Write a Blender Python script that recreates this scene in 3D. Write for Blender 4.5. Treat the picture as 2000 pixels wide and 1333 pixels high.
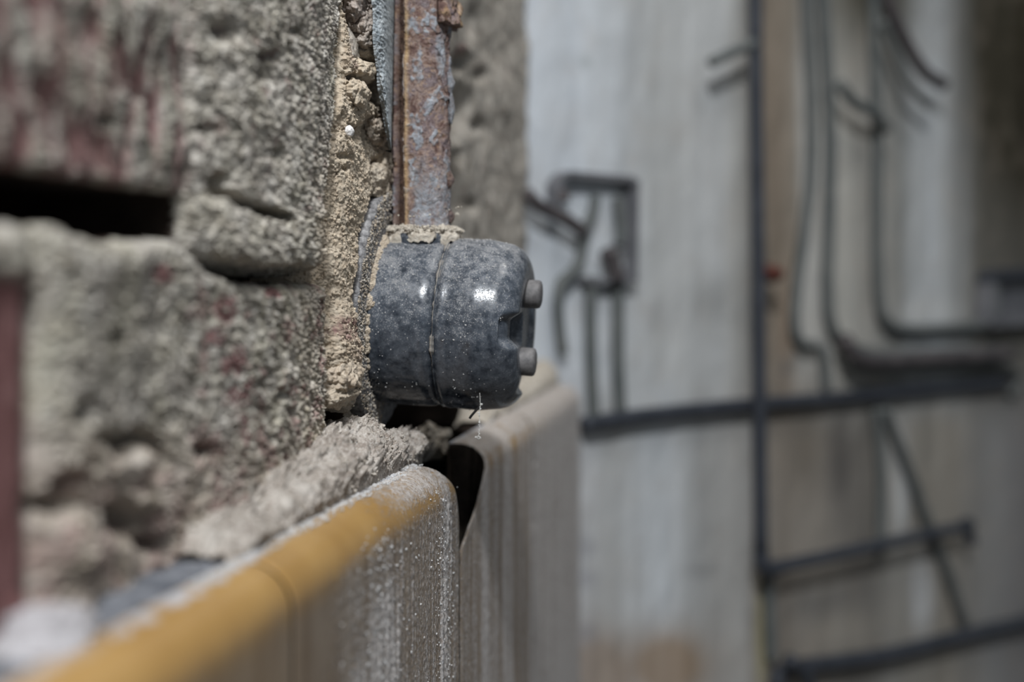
import bpy, math
import numpy as np

# ------------------------------------------------------------------ clear
for o in list(bpy.data.objects):
    bpy.data.objects.remove(o, do_unlink=True)
S = bpy.context.scene
COL = S.collection
F = 50.0 / 36.0 * 2000.0          # focal length in pixels of the 2000 px frame
HOR = 564.0                        # horizon row

# ------------------------------------------------------------------ camera
cam_d = bpy.data.cameras.new('camera')
cam = bpy.data.objects.new('camera', cam_d)
COL.objects.link(cam)
cam.location = (0, 0, 0)
cam.rotation_euler = (math.pi / 2, 0, 0)
cam_d.lens = 50.0
cam_d.sensor_width = 36.0
cam_d.shift_y = -(666.5 - HOR) / 2000.0
cam_d.clip_start = 0.01
cam_d.clip_end = 20
cam_d.dof.use_dof = True
cam_d.dof.focus_distance = 0.460
cam_d.dof.aperture_fstop = 5.5
cam_d.dof.aperture_blades = 9
S.camera = cam

# ------------------------------------------------------------------ world, lamps, exposure
S.view_settings.view_transform = 'Standard'
S.view_settings.look = 'None'
S.view_settings.gamma = 1.0
S.view_settings.use_curve_mapping = False
S.view_settings.exposure = 0.0
w = bpy.data.worlds.new('world')
S.world = w
w.use_nodes = True
wn = w.node_tree
bg = wn.nodes['Background']
tc = wn.nodes.new('ShaderNodeTexCoord')
sx = wn.nodes.new('ShaderNodeSeparateXYZ')
rp = wn.nodes.new('ShaderNodeValToRGB')
mr = wn.nodes.new('ShaderNodeMapRange')
mr.inputs['From Min'].default_value = -1
mr.inputs['From Max'].default_value = 1
wn.links.new(tc.outputs['Generated'], sx.inputs[0])
wn.links.new(sx.outputs['Z'], mr.inputs['Value'])
wn.links.new(mr.outputs[0], rp.inputs[0])
rp.color_ramp.elements[0].color = (0.06, 0.055, 0.05, 1)
rp.color_ramp.elements[1].color = (0.80, 0.90, 1.0, 1)
wn.links.new(rp.outputs[0], bg.inputs[0])
bg.inputs['Strength'].default_value = 0.34


def area(name, loc, target, size, watts, col):
    d = bpy.data.lights.new(name, 'AREA')
    d.shape = 'DISK'
    d.size = size
    d.energy = watts
    d.color = col
    o = bpy.data.objects.new(name, d)
    COL.objects.link(o)
    o.location = loc
    import mathutils
    o.rotation_euler = (mathutils.Vector(target) - mathutils.Vector(loc)).to_track_quat('-Z', 'Y').to_euler()
    return o


TGT = (0.0, 0.5, 0.0)
area('window_light', (-0.02, -0.75, 1.10), TGT, 0.13, 27, (0.94, 0.97, 1.0))
area('ceiling_lamp', (0.45, 0.45, 1.25), (0.05, 0.55, 0.0), 0.5, 7, (1.0, 0.97, 0.93))
area('room_lamp', (0.20, -0.85, 1.28), TGT, 0.09, 8, (0.94, 0.97, 1.0))

# ------------------------------------------------------------------ noise in numpy
def _hash(ix, iy, iz, seed):
    h = (ix.astype(np.int64) * 374761393 + iy.astype(np.int64) * 668265263 + iz.astype(np.int64) * 2147483647 + seed * 1274126177) & 0xffffffff
    h = ((h ^ (h >> 13)) * 1274126177) & 0xffffffff
    h = ((h ^ (h >> 16)) * 2246822519) & 0xffffffff
    return (h ^ (h >> 15)) & 0xffffffff


def perlin(x, y, z=None, seed=0):
    x = np.asarray(x, float); y = np.asarray(y, float)
    z = np.zeros_like(x) if z is None else np.asarray(z, float)
    x0 = np.floor(x); y0 = np.floor(y); z0 = np.floor(z)
    fx, fy, fz = x - x0, y - y0, z - z0
    u = fx * fx * fx * (fx * (fx * 6 - 15) + 10)
    v = fy * fy * fy * (fy * (fy * 6 - 15) + 10)
    q = fz * fz * fz * (fz * (fz * 6 - 15) + 10)
    r = 0
    for dx in (0, 1):
        for dy in (0, 1):
            for dz in (0, 1):
                h = _hash(x0 + dx, y0 + dy, z0 + dz, seed)
                gx = (h & 1023) / 511.5 - 1
                gy = ((h >> 10) & 1023) / 511.5 - 1
                gz = ((h >> 20) & 1023) / 511.5 - 1
                d = gx * (fx - dx) + gy * (fy - dy) + gz * (fz - dz)
                r = r + d * (u if dx else 1 - u) * (v if dy else 1 - v) * (q if dz else 1 - q)
    return r * 1.2


def fbm(x, y, z=None, oct=4, seed=0, gain=0.5):
    a, f, r = 1.0, 1.0, 0
    for i in range(oct):
        r = r + a * perlin(x * f, y * f, None if z is None else z * f, seed + i * 17)
        a *= gain; f *= 2.03
    return r


def grains(x, y, seed=0, rmin=0.25, rmax=0.75):
    """height of a bed of hemispherical grains, cell size 1"""
    x = np.asarray(x, float); y = np.asarray(y, float)
    xi = np.floor(x); yi = np.floor(y)
    best = np.zeros_like(x)
    for dx in (-1, 0, 1):
        for dy in (-1, 0, 1):
            h = _hash(xi + dx, yi + dy, xi * 0, seed)
            cx = xi + dx + (h & 1023) / 1023.0
            cy = yi + dy + ((h >> 10) & 1023) / 1023.0
            r = rmin + (rmax - rmin) * ((h >> 20) & 1023) / 1023.0
            d2 = (x - cx) ** 2 + (y - cy) ** 2
            best = np.maximum(best, np.sqrt(np.maximum(r * r - d2, 0)))
    return best


def sstep(a, b, x):
    t = np.clip((x - a) / (b - a), 0, 1)
    return t * t * (3 - 2 * t)


def gauss(px, py, cx, cy, rx, ry):
    return np.exp(-((px - cx) / rx) ** 2 - ((py - cy) / ry) ** 2)


def pline(px, py, pts):
    """distance to a polyline"""
    d = np.full(np.shape(px), 1e9)
    for (ax, ay), (bx, by) in zip(pts[:-1], pts[1:]):
        vx, vy = bx - ax, by - ay
        t = np.clip(((px - ax) * vx + (py - ay) * vy) / (vx * vx + vy * vy), 0, 1)
        d = np.minimum(d, np.hypot(px - ax - t * vx, py - ay - t * vy))
    return d


# ------------------------------------------------------------------ wall frames
LL = math.hypot(0.157, 1.0)
O = np.array([-0.128, 0.0, 0.0])
U = np.array([0.157, 1.0, 0.0]) / LL
N = np.array([1.0, -0.157, 0.0]) / LL
Z = np.array([0.0, 0.0, 1.0])


def Wp(s, n, z):
    s = np.asarray(s, float)[..., None]; n = np.asarray(n, float)[..., None]; z = np.asarray(z, float)[..., None]
    return O + s * U + n * N + z * Z


def s_of(px, n=0.0):
    k = (px - 1000.0) / F
    return (k * n * N[1] - O[0] - n * N[0]) / (U[0] - k * U[1])


def z_of(py, px, n=0.0):
    y = s_of(px, n) * U[1] + n * N[1]
    return (HOR - py) / F * y


def pix(s, z, n=0.0):
    X = O[0] + s * U[0] + n * N[0]
    Y = np.maximum(s * U[1] + n * N[1], 0.05)
    return 1000 + F * X / Y, HOR - F * z / Y


CX, CY = 0.011, 0.886
Vb = np.array([0.97, 1.0, 0.0]) / math.hypot(0.97, 1)
Nb = np.array([Vb[1], -Vb[0], 0.0])


def Bp(t, o, z):
    t = np.asarray(t, float)[..., None]; o = np.asarray(o, float)[..., None]; z = np.asarray(z, float)[..., None]
    return np.array([CX, CY, 0.0]) + t * Vb + o * Nb + z * Z


def b_of(px, py, o=0.0):
    k = (px - 1000.0) / F
    t = (k * (CY + o * Nb[1]) - CX - o * Nb[0]) / (Vb[0] - k * Vb[1])
    y = CY + t * Vb[1] + o * Nb[1]
    return t, (HOR - py) / F * y


# ------------------------------------------------------------------ mesh helpers
def link(name, me, mat, parent=None, kind=None):
    o = bpy.data.objects.new(name, me)
    COL.objects.link(o)
    if mat is not None:
        me.materials.append(mat)
    if parent is not None:
        o.parent = parent
    if kind:
        o['kind'] = kind
    return o


def mesh(name, verts, faces, smooth=True, attrs=None):
    """faces: (k, 3) or (k, 4) int array, or a list of such"""
    if not isinstance(faces, (list, tuple)):
        faces = [faces]
    faces = [np.asarray(f, np.int32) for f in faces if len(f)]
    me = bpy.data.meshes.new(name)
    verts = np.asarray(verts, np.float32)
    me.vertices.add(len(verts))
    me.vertices.foreach_set('co', verts.ravel())
    loops = np.concatenate([f.ravel() for f in faces])
    tot = np.concatenate([np.full(len(f), f.shape[1], np.int32) for f in faces])
    start = np.concatenate([[0], np.cumsum(tot)[:-1]]).astype(np.int32)
    me.loops.add(len(loops))
    me.loops.foreach_set('vertex_index', loops)
    me.polygons.add(len(tot))
    me.polygons.foreach_set('loop_start', start)
    me.polygons.foreach_set('loop_total', tot)
    me.update(calc_edges=True)
    me.polygons.foreach_set('use_smooth', np.full(len(tot), smooth, bool))
    for k, a in (attrs or {}).items():
        a = np.asarray(a, np.float32)
        at = me.attributes.new(k, 'FLOAT_COLOR', 'POINT')
        c = np.ones((len(verts), 4), np.float32)
        c[:, :a.shape[1]] = a
        at.data.foreach_set('color', c.ravel())
    me.validate()
    return me


def gridfaces(nu, nv, wrap_u=False, wrap_v=False, flip=False):
    iu = np.arange(nu if wrap_u else nu - 1)
    iv = np.arange(nv if wrap_v else nv - 1)
    a, b = np.meshgrid(iu, iv, indexing='ij')
    a2, b2 = (a + 1) % nu, (b + 1) % nv
    q = np.stack([a * nv + b, a2 * nv + b, a2 * nv + b2, a * nv + b2], -1).reshape(-1, 4)
    return q[:, ::-1] if flip else q


def pad(a):
    return np.pad(a, 1, mode='edge')


def hf(name, s, z, n, mk, mat, parent, depth=-0.1, kind=None):
    """a height field on the left wall (arrays [i, j]), with skirts running back into the wall"""
    s, z, n = pad(s), pad(z), pad(n)
    n[0, :] = n[-1, :] = depth
    n[:, 0] = n[:, -1] = depth
    mk = np.stack([pad(m) for m in mk], -1)
    v = Wp(s, n, z).reshape(-1, 3)
    nu, nv = s.shape
    f = gridfaces(nu, nv, flip=True)
    me = mesh(name, v, f, True, {'mk': mk.reshape(-1, mk.shape[-1])})
    o = link(name, me, mat, parent, kind)
    me.materials.append(M['deep_shade'])  # skirts carry the painted shade of joints and voids
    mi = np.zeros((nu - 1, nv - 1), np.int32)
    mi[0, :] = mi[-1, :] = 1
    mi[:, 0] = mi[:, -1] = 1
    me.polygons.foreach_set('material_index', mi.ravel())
    return o


ICO = None


def ico(sub):
    """icosphere verts, faces"""
    t = (1 + 5 ** 0.5) / 2
    v = [(-1, t, 0), (1, t, 0), (-1, -t, 0), (1, -t, 0), (0, -1, t), (0, 1, t), (0, -1, -t), (0, 1, -t), (t, 0, -1), (t, 0, 1), (-t, 0, -1), (-t, 0, 1)]
    f = [(0, 11, 5), (0, 5, 1), (0, 1, 7), (0, 7, 10), (0, 10, 11), (1, 5, 9), (5, 11, 4), (11, 10, 2), (10, 7, 6), (7, 1, 8),
         (3, 9, 4), (3, 4, 2), (3, 2, 6), (3, 6, 8), (3, 8, 9), (4, 9, 5), (2, 4, 11), (6, 2, 10), (8, 6, 7), (9, 8, 1)]
    v = np.array(v, float); v /= np.linalg.norm(v, axis=1)[:, None]
    f = np.array(f)
    for _ in range(sub):
        e = {}
        v = list(map(tuple, v)); nf = []

        def mid(a, b):
            k = (min(a, b), max(a, b))
            if k not in e:
                m = np.array(v[a]) + np.array(v[b]); m /= np.linalg.norm(m)
                e[k] = len(v); v.append(tuple(m))
            return e[k]
        for a, b, c in f:
            x, y, q = mid(a, b), mid(b, c), mid(c, a)
            nf += [(a, x, q), (b, y, x), (c, q, y), (x, y, q)]
        v = np.array(v); f = np.array(nf)
    return v, f


ICO5 = ico(5)
ICO4 = ico(4)
ICO0 = ico(0)


def rock(name, c, ax, r, seed, mat, parent=None, rough=0.25, fine=0.05, grain=0.0012, mk=(0, 0, 0), sub=ICO5, kind=None, local=False):
    """rough mortar lump: icosphere scaled along the axes ax by r and displaced by noise"""
    d, f = sub
    ax = np.asarray(ax, float)
    sc = min(r)
    base = d @ (ax * np.asarray(r)[:, None])
    k = 1 + rough * fbm(d[:, 0] * 1.3 + seed, d[:, 1] * 1.3, d[:, 2] * 1.3, 3, seed)
    p = base * k[:, None]
    q = p / 0.0035
    bump = np.abs(fbm(q[:, 0], q[:, 1], q[:, 2], 4, seed + 5)) * sc * fine * 4
    q = p / grain
    bump = bump + perlin(q[:, 0], q[:, 1], q[:, 2], seed + 9) * grain * 0.35
    nn = p / np.linalg.norm(p, axis=1)[:, None]
    p = p + nn * bump[:, None]
    c = np.asarray(c, float)
    m = np.tile(np.asarray(mk, float), (len(p), 1))
    o = link(name, mesh(name, p if local else p + c, f, True, {'mk': m}), mat, parent, kind)
    if local:
        o.location = c
    return o


def specks(name, pts, rad, mat, parent, seed=0, kind='stuff', mk=None, nrm=None):
    """many tiny angular grains joined into one piece"""
    rng = np.random.default_rng(seed)
    d, f = ICO0
    k = len(pts)
    sc = rad[:, None, None] * (0.65 + 0.7 * rng.random((k, 12, 1)))
    an = 0.6 + 0.8 * rng.random((k, 1, 3))
    v = (pts[:, None, :] + d[None] * sc * an).reshape(-1, 3)
    ff = (f[None] + (np.arange(k) * 12)[:, None, None]).reshape(-1, 3)
    at = None
    if mk is not None:
        at = {'mk': np.repeat(mk, 12, axis=0)}
    return link(name, mesh(name, v, ff, False, at), mat, parent, kind)


def spline(pts, n=10):
    p = np.asarray(pts, float)
    if len(p) < 3:
        return np.array([p[0] + (p[-1] - p[0]) * t for t in np.linspace(0, 1, 4)])
    q = np.vstack([2 * p[0] - p[1], p, 2 * p[-1] - p[-2]])
    out = []
    for i in range(1, len(q) - 2):
        a, b, c, d = q[i - 1], q[i], q[i + 1], q[i + 2]
        for t in np.linspace(0, 1, n, endpoint=False):
            out.append(0.5 * (2 * b + (c - a) * t + (2 * a - 5 * b + 4 * c - d) * t * t + (3 * b - a - 3 * c + d) * t ** 3))
    out.append(p[-1])
    return np.array(out)


def tube_data(path, r, seg=14, base=0):
    path = np.asarray(path, float)
    r = np.full(len(path), r) if np.isscalar(r) else np.asarray(r)
    tan = np.gradient(path, axis=0)
    tan /= np.linalg.norm(tan, axis=1)[:, None] + 1e-12
    ref = np.array([0.31, -0.9, 0.27])
    a = np.cross(tan, ref); a /= np.linalg.norm(a, axis=1)[:, None]
    b = np.cross(tan, a)
    th = np.linspace(0, 2 * np.pi, seg, endpoint=False)
    v = path[:, None] + r[:, None, None] * (np.cos(th)[None, :, None] * a[:, None] + np.sin(th)[None, :, None] * b[:, None])
    f = gridfaces(len(path), seg, wrap_v=True)
    k = len(path) * seg
    v = np.vstack([v.reshape(-1, 3), path[:1], path[-1:]])
    i = np.arange(seg); j = (i + 1) % seg
    c1 = np.stack([i, j, np.full(seg, k)], -1)
    c2 = np.stack([(len(path) - 1) * seg + j, (len(path) - 1) * seg + i, np.full(seg, k + 1)], -1)
    return v, [f + base, c1 + base, c2 + base]


def thing(name, label, cat, loc, group=None):
    o = bpy.data.objects.new(name, None)
    COL.objects.link(o)
    o.empty_display_size = 0.01
    o.location = loc
    tag(o, label, cat, group)
    return o


def tag(o, label, cat, group=None):
    o['label'] = label
    o['category'] = cat
    if group:
        o['group'] = group
    return o


# ------------------------------------------------------------------ material helpers
class G:
    def __init__(self, name):
        self.m = bpy.data.materials.new(name)
        self.m.use_nodes = True
        self.t = self.m.node_tree
        self.p = self.t.nodes['Principled BSDF']
        self.co = self.t.nodes.new('ShaderNodeTexCoord').outputs['Object']

    def set(self, sock, v):
        if hasattr(v, 'links'):
            self.t.links.new(v, sock)
        elif isinstance(v, (tuple, list)):
            sock.default_value = tuple(v) + (1,) if len(v) == 3 and len(sock.default_value) == 4 else v
        else:
            sock.default_value = v

    def noise(self, scale, detail=4, rough=0.55, vec=None, dist=0.0, stretch=None):
        n = self.t.nodes.new('ShaderNodeTexNoise')
        v = vec or self.co
        if stretch:
            mp = self.t.nodes.new('ShaderNodeMapping')
            mp.inputs['Scale'].default_value = stretch
            self.set(mp.inputs['Vector'], v)
            v = mp.outputs[0]
        self.set(n.inputs['Vector'], v)
        n.inputs['Scale'].default_value = scale
        n.inputs['Detail'].default_value = detail
        n.inputs['Roughness'].default_value = rough
        n.inputs['Distortion'].default_value = dist
        return n.outputs['Fac']

    def voro(self, scale, feature='F1', out='Distance'):
        n = self.t.nodes.new('ShaderNodeTexVoronoi')
        n.feature = feature
        self.set(n.inputs['Vector'], self.co)
        n.inputs['Scale'].default_value = scale
        return n.outputs[out]

    def ramp(self, fac, *stops, interp='LINEAR'):
        n = self.t.nodes.new('ShaderNodeValToRGB')
        n.color_ramp.interpolation = interp
        e = n.color_ramp.elements
        while len(e) < len(stops):
            e.new(0.5)
        for el, (p, c) in zip(e, stops):
            el.position = p
            el.color = (c, c, c, 1) if np.isscalar(c) else tuple(c) + (1,)
        self.set(n.inputs[0], fac)
        return n.outputs[0]

    def mix(self, fac, a, b, mode='MIX'):
        n = self.t.nodes.new('ShaderNodeMix')
        n.data_type = 'RGBA'
        n.blend_type = mode
        self.set(n.inputs[0], fac)
        self.set(n.inputs[6], a)
        self.set(n.inputs[7], b)
        return n.outputs[2]

    def math(self, op, a, b=0.0, clamp=False):
        n = self.t.nodes.new('ShaderNodeMath')
        n.operation = op
        n.use_clamp = clamp
        self.set(n.inputs[0], a)
        self.set(n.inputs[1], b)
        return n.outputs[0]

    def attr(self, name):
        n = self.t.nodes.new('ShaderNodeAttribute')
        n.attribute_name = name
        s = self.t.nodes.new('ShaderNodeSeparateColor')
        self.t.links.new(n.outputs['Color'], s.inputs[0])
        return s.outputs[0], s.outputs[1], s.outputs[2], n.outputs['Color']

    def up(self):
        n = self.t.nodes.new('ShaderNodeNewGeometry')
        s = self.t.nodes.new('ShaderNodeSeparateXYZ')
        self.t.links.new(n.outputs['Normal'], s.inputs[0])
        return s.outputs[2]

    def bump(self, h, strength=0.5, dist=0.001, normal=None):
        n = self.t.nodes.new('ShaderNodeBump')
        n.inputs['Strength'].default_value = strength
        n.inputs['Distance'].default_value = dist
        self.set(n.inputs['Height'], h)
        if normal is not None:
            self.set(n.inputs['Normal'], normal)
        return n.outputs[0]

    def out(self, color, rough=0.9, normal=None, metal=0.0, spec=0.3, coat=None):
        self.set(self.p.inputs['Base Color'], color)
        self.set(self.p.inputs['Roughness'], rough)
        self.set(self.p.inputs['Metallic'], metal)
        self.set(self.p.inputs['Specular IOR Level'], spec)
        if coat is not None:
            self.set(self.p.inputs['Coat Weight'], coat)
            self.p.inputs['Coat Roughness'].default_value = 0.08
        if normal is not None:
            self.set(self.p.inputs['Normal'], normal)
        return self.m


def m_mortar(name='mortar', k=1.0):
    g = G(name)
    red, tan, moss, _ = g.attr('mk')
    base = g.ramp(g.noise(140, 6, 0.65), (0.32, (0.200 * k, 0.175 * k, 0.146 * k)), (0.5, (0.340 * k, 0.310 * k, 0.272 * k)), (0.68, (0.51 * k, 0.48 * k, 0.435 * k)))
    sp = g.noise(1500, 3, 0.7)
    base = g.mix(g.ramp(sp, (0.52, 0.0), (0.64, 0.7)), base, (0.58, 0.56, 0.52))
    base = g.mix(g.ramp(sp, (0.32, 0.6), (0.45, 0.0)), base, (0.12, 0.10, 0.085))
    ms = g.math('MULTIPLY', moss, g.ramp(g.noise(90, 4), (0.38, 0.15), (0.6, 1.0)))
    base = g.mix(g.math('MULTIPLY', ms, 0.5), base, (0.36, 0.335, 0.225))
    tn = g.ramp(g.noise(260, 5, 0.6), (0.3, (0.40, 0.315, 0.225)), (0.7, (0.62, 0.535, 0.42)))
    tn = g.mix(g.ramp(sp, (0.3, 0.5), (0.42, 0.0)), tn, (0.22, 0.15, 0.09))
    base = g.mix(tan, base, tn)
    rd = g.ramp(g.noise(220, 5, 0.6), (0.35, (0.15, 0.072, 0.069)), (0.6, (0.225, 0.115, 0.112)), (0.75, (0.30, 0.185, 0.178)))
    base = g.mix(red, base, rd)
    h = g.math('ADD', g.noise(900, 5, 0.7), g.math('MULTIPLY', g.noise(2600, 3, 0.6), 0.4))
    return g.out(base, 0.95, g.bump(h, 0.6, 0.0007), spec=0.15)


def m_simple(name, c1, c2, scale, rough=0.9, bs=0.4, bd=0.0006, spec=0.2, metal=0.0):
    g = G(name)
    n = g.noise(scale, 5, 0.62)
    return g.out(g.ramp(n, (0.33, c1), (0.67, c2)), rough, g.bump(g.noise(scale * 5, 4, 0.6), bs, bd), spec=spec, metal=metal)


def m_tile():
    g = G('ochre_glaze')
    dust, white, veil, _ = g.attr('mk')
    gl = g.ramp(g.noise(35, 4), (0.3, (0.295, 0.168, 0.052)), (0.7, (0.375, 0.226, 0.078)))
    gl = g.mix(veil, gl, g.ramp(g.noise(160, 6, 0.7, stretch=(1, 1, 0.18)), (0.35, (0.155, 0.115, 0.082)), (0.7, (0.27, 0.225, 0.18))))
    n1 = g.noise(700, 5, 0.7)
    dm = g.math('ADD', dust, g.math('MULTIPLY', g.math('SUBTRACT', n1, 0.5), 1.6))
    dm = g.math('MULTIPLY', g.ramp(dm, (0.35, 0.0), (0.75, 1.0)), 0.85)
    dc = g.ramp(g.noise(500, 4, 0.7), (0.3, (0.30, 0.27, 0.25)), (0.7, (0.56, 0.54, 0.53)))
    c = g.mix(dm, gl, dc)
    wm = g.math('ADD', white, g.math('MULTIPLY', g.math('SUBTRACT', n1, 0.5), 1.2))
    c = g.mix(g.ramp(wm, (0.4, 0.0), (0.7, 0.85)), c, (0.47, 0.49, 0.53))
    rg = g.math('ADD', 0.32, g.math('MULTIPLY', dm, 0.6))
    rg = g.math('ADD', rg, g.math('MULTIPLY', veil, 0.3), True)
    h = g.math('MULTIPLY', g.math('ADD', n1, g.noise(1800, 3, 0.7)), dm)
    return g.out(c, rg, g.bump(h, 0.7, 0.0008), spec=0.4)


def m_black():
    g = G('dusty_black_glaze')
    up = g.up()
    base = g.ramp(g.noise(120, 4), (0.35, (0.010, 0.014, 0.021)), (0.7, (0.022, 0.029, 0.040)))
    fine = g.noise(2300, 4, 0.75)
    mid = g.noise(330, 5, 0.7)
    big = g.noise(70, 4, 0.6)
    cov = g.math('ADD', g.math('MULTIPLY', up, 0.085), g.math('MULTIPLY', g.math('SUBTRACT', big, 0.5), 0.18))
    a = g.math('ADD', g.math('ADD', g.math('MULTIPLY', fine, 0.68), g.math('MULTIPLY', mid, 0.32)), cov)
    dust = g.ramp(a, (0.555, 0.0), (0.62, 0.5), (0.70, 1.0))
    haze = g.math('MULTIPLY', g.ramp(g.math('ADD', mid, cov), (0.30, 0.0), (0.66, 1.0)), 0.20)
    hz = g.mix(haze, base, (0.40, 0.44, 0.50))
    c = g.mix(g.math('MULTIPLY', dust, 0.8), hz, g.ramp(fine, (0.45, (0.26, 0.25, 0.24)), (0.65, (0.50, 0.48, 0.46))))
    rg = g.math('ADD', g.math('ADD', 0.10, g.math('MULTIPLY', haze, 1.0)), g.math('MULTIPLY', dust, 0.7), True)
    nb = g.bump(g.noise(60, 3), 0.05, 0.001)
    nb = g.bump(g.math('MULTIPLY', dust, fine), 0.4, 0.0004, nb)
    return g.out(c, rg, nb, spec=0.55)


def m_rust():
    g = G('flaking_rust')
    fl, och, drk, _ = g.attr('mk')
    n = g.noise(170, 6, 0.7, dist=0.4)
    c = g.ramp(n, (0.30, (0.05, 0.028, 0.027)), (0.42, (0.14, 0.085, 0.07)), (0.50, (0.26, 0.195, 0.165)), (0.56, (0.15, 0.110, 0.112)), (0.68, (0.27, 0.235, 0.235)))
    v = g.noise(420, 5, 0.7)
    c = g.mix(g.ramp(v, (0.57, 0.0), (0.66, 0.5)), c, (0.42, 0.28, 0.15))
    c = g.mix(g.ramp(v, (0.32, 0.85), (0.45, 0.0)), c, (0.055, 0.026, 0.025))
    gr = g.ramp(g.noise(300, 5, 0.7), (0.3, (0.17, 0.19, 0.21)), (0.7, (0.42, 0.46, 0.50)))
    c = g.mix(g.math('MULTIPLY', fl, g.ramp(g.noise(520, 5, 0.75), (0.38, 0.25), (0.56, 0.95))), c, gr)
    c = g.mix(g.math('MULTIPLY', drk, 0.85), c, g.ramp(v, (0.35, (0.030, 0.017, 0.012)), (0.65, (0.085, 0.046, 0.028))))
    c = g.mix(g.math('MULTIPLY', och, 0.8), c, g.ramp(v, (0.35, (0.36, 0.22, 0.09)), (0.65, (0.55, 0.40, 0.22))))
    h = g.math('ADD', n, g.math('MULTIPLY', g.noise(1100, 4, 0.7), 0.5))
    return g.out(c, 0.85, g.bump(h, 0.8, 0.0009), spec=0.25)


def m_backwall():
    g = G('old_limewash')
    _, _, _, col = g.attr('col')
    st = g.noise(60, 5, 0.6, stretch=(1, 1, 0.08))
    c = g.mix(0.5, col, g.ramp(st, (0.3, (0.68, 0.66, 0.63)), (0.7, (1.0, 1.0, 1.0))), 'MULTIPLY')
    c = g.mix(g.math('MULTIPLY', g.ramp(g.noise(30, 5, 0.65), (0.5, 0.0), (0.75, 1.0)), 0.25), c, (0.30, 0.25, 0.20))
    return g.out(c, 0.92, g.bump(g.noise(300, 5), 0.4, 0.001), spec=0.15)


M = {
    'mortar': m_mortar(), 'pale': m_mortar('pale_lime_mortar', 1.3), 'tile': m_tile(), 'black': m_black(), 'rust': m_rust(), 'back': m_backwall(),
    'deep_shade': m_simple('shaded_core', (0.03, 0.022, 0.016), (0.07, 0.05, 0.04), 80),  # dark tone paints in the shade of open joints and voids
    'body': m_simple('shaded_clay', (0.055, 0.040, 0.030), (0.11, 0.085, 0.065), 200),  # clay colour, darkened to paint the shade inside the broken gap
    'chunk': m_simple('pale_mortar', (0.27, 0.255, 0.26), (0.43, 0.415, 0.425), 260),
    'bed': m_simple('cement_bed', (0.075, 0.080, 0.092), (0.17, 0.175, 0.19), 120),
    'chalk': m_simple('grey_chalk', (0.24, 0.27, 0.29), (0.50, 0.53, 0.54), 420, bs=0.8),
    'plate': m_simple('dusty_plate', (0.11, 0.108, 0.112), (0.46, 0.45, 0.45), 520, bs=0.9, bd=0.0009),
    'dust': m_simple('brick_dust', (0.36, 0.31, 0.25), (0.60, 0.55, 0.47), 600, bs=0.6),
    'seam': m_simple('seam_dust', (0.17, 0.155, 0.14), (0.36, 0.335, 0.30), 800, bs=0.6),
    'speck': m_simple('pale_dust', (0.34, 0.335, 0.33), (0.58, 0.57, 0.56), 900, bs=0.3),
    'bolt': m_simple('dull_zinc', (0.075, 0.072, 0.073), (0.16, 0.152, 0.15), 420, rough=0.6, bs=0.3, spec=0.4),
    'iron': m_simple('dark_painted_steel', (0.018, 0.021, 0.028), (0.036, 0.040, 0.050), 60, rough=0.6, bs=0.2, spec=0.35),
    'cable': m_simple('grey_cable_sheath', (0.07, 0.078, 0.078), (0.115, 0.12, 0.115), 50, rough=0.7, bs=0.2),
    'wire': m_simple('dark_brown_wire', (0.045, 0.040, 0.042), (0.085, 0.075, 0.075), 50, rough=0.7, bs=0.2),
    'box': m_simple('dull_box_steel', (0.085, 0.086, 0.094), (0.15, 0.15, 0.158), 50, rough=0.7, bs=0.2),
    'redrust': m_simple('red_rust', (0.05, 0.018, 0.014), (0.10, 0.035, 0.025), 120),
    'floor': m_simple('screed', (0.20, 0.19, 0.18), (0.32, 0.30, 0.28), 12),
    'web': m_simple('dusty_web', (0.45, 0.44, 0.42), (0.70, 0.69, 0.66), 900),
    'blackbit': m_simple('black_chitin', (0.006, 0.006, 0.006), (0.015, 0.014, 0.013), 300, rough=0.4),
    'pebble': m_simple('white_quartz', (0.75, 0.72, 0.70), (0.88, 0.86, 0.84), 300, rough=0.5),
}

# ================================================================== SETTING
FLOOR = -1.15
TOP = 1.35


def prism(name, quad, z0, z1, mat, parent=None, kind=None):
    q = np.asarray(quad, float)
    v = [(x, y, z0) for x, y in q] + [(x, y, z1) for x, y in q]
    f = [(0, 3, 2, 1), (4, 5, 6, 7), (0, 1, 5, 4), (1, 2, 6, 5), (2, 3, 7, 6), (3, 0, 4, 7)]
    return link(name, mesh(name, v, np.array(f), False), mat, parent, kind)


def wxy(s, n):
    return tuple((O + s * U + n * N)[:2])


S_END = 0.8975
wall = prism('wall_left', [wxy(-0.9, -0.16), wxy(-0.9, -0.10), wxy(S_END, -0.10), wxy(S_END, -0.16)], FLOOR, TOP, M['deep_shade'], kind='structure')
floor = prism('floor', [(-0.6, -1.4), (2.2, -1.4), (2.2, 2.4), (-0.6, 2.4)], FLOOR - 0.05, FLOOR, M['floor'], kind='structure')

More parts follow.
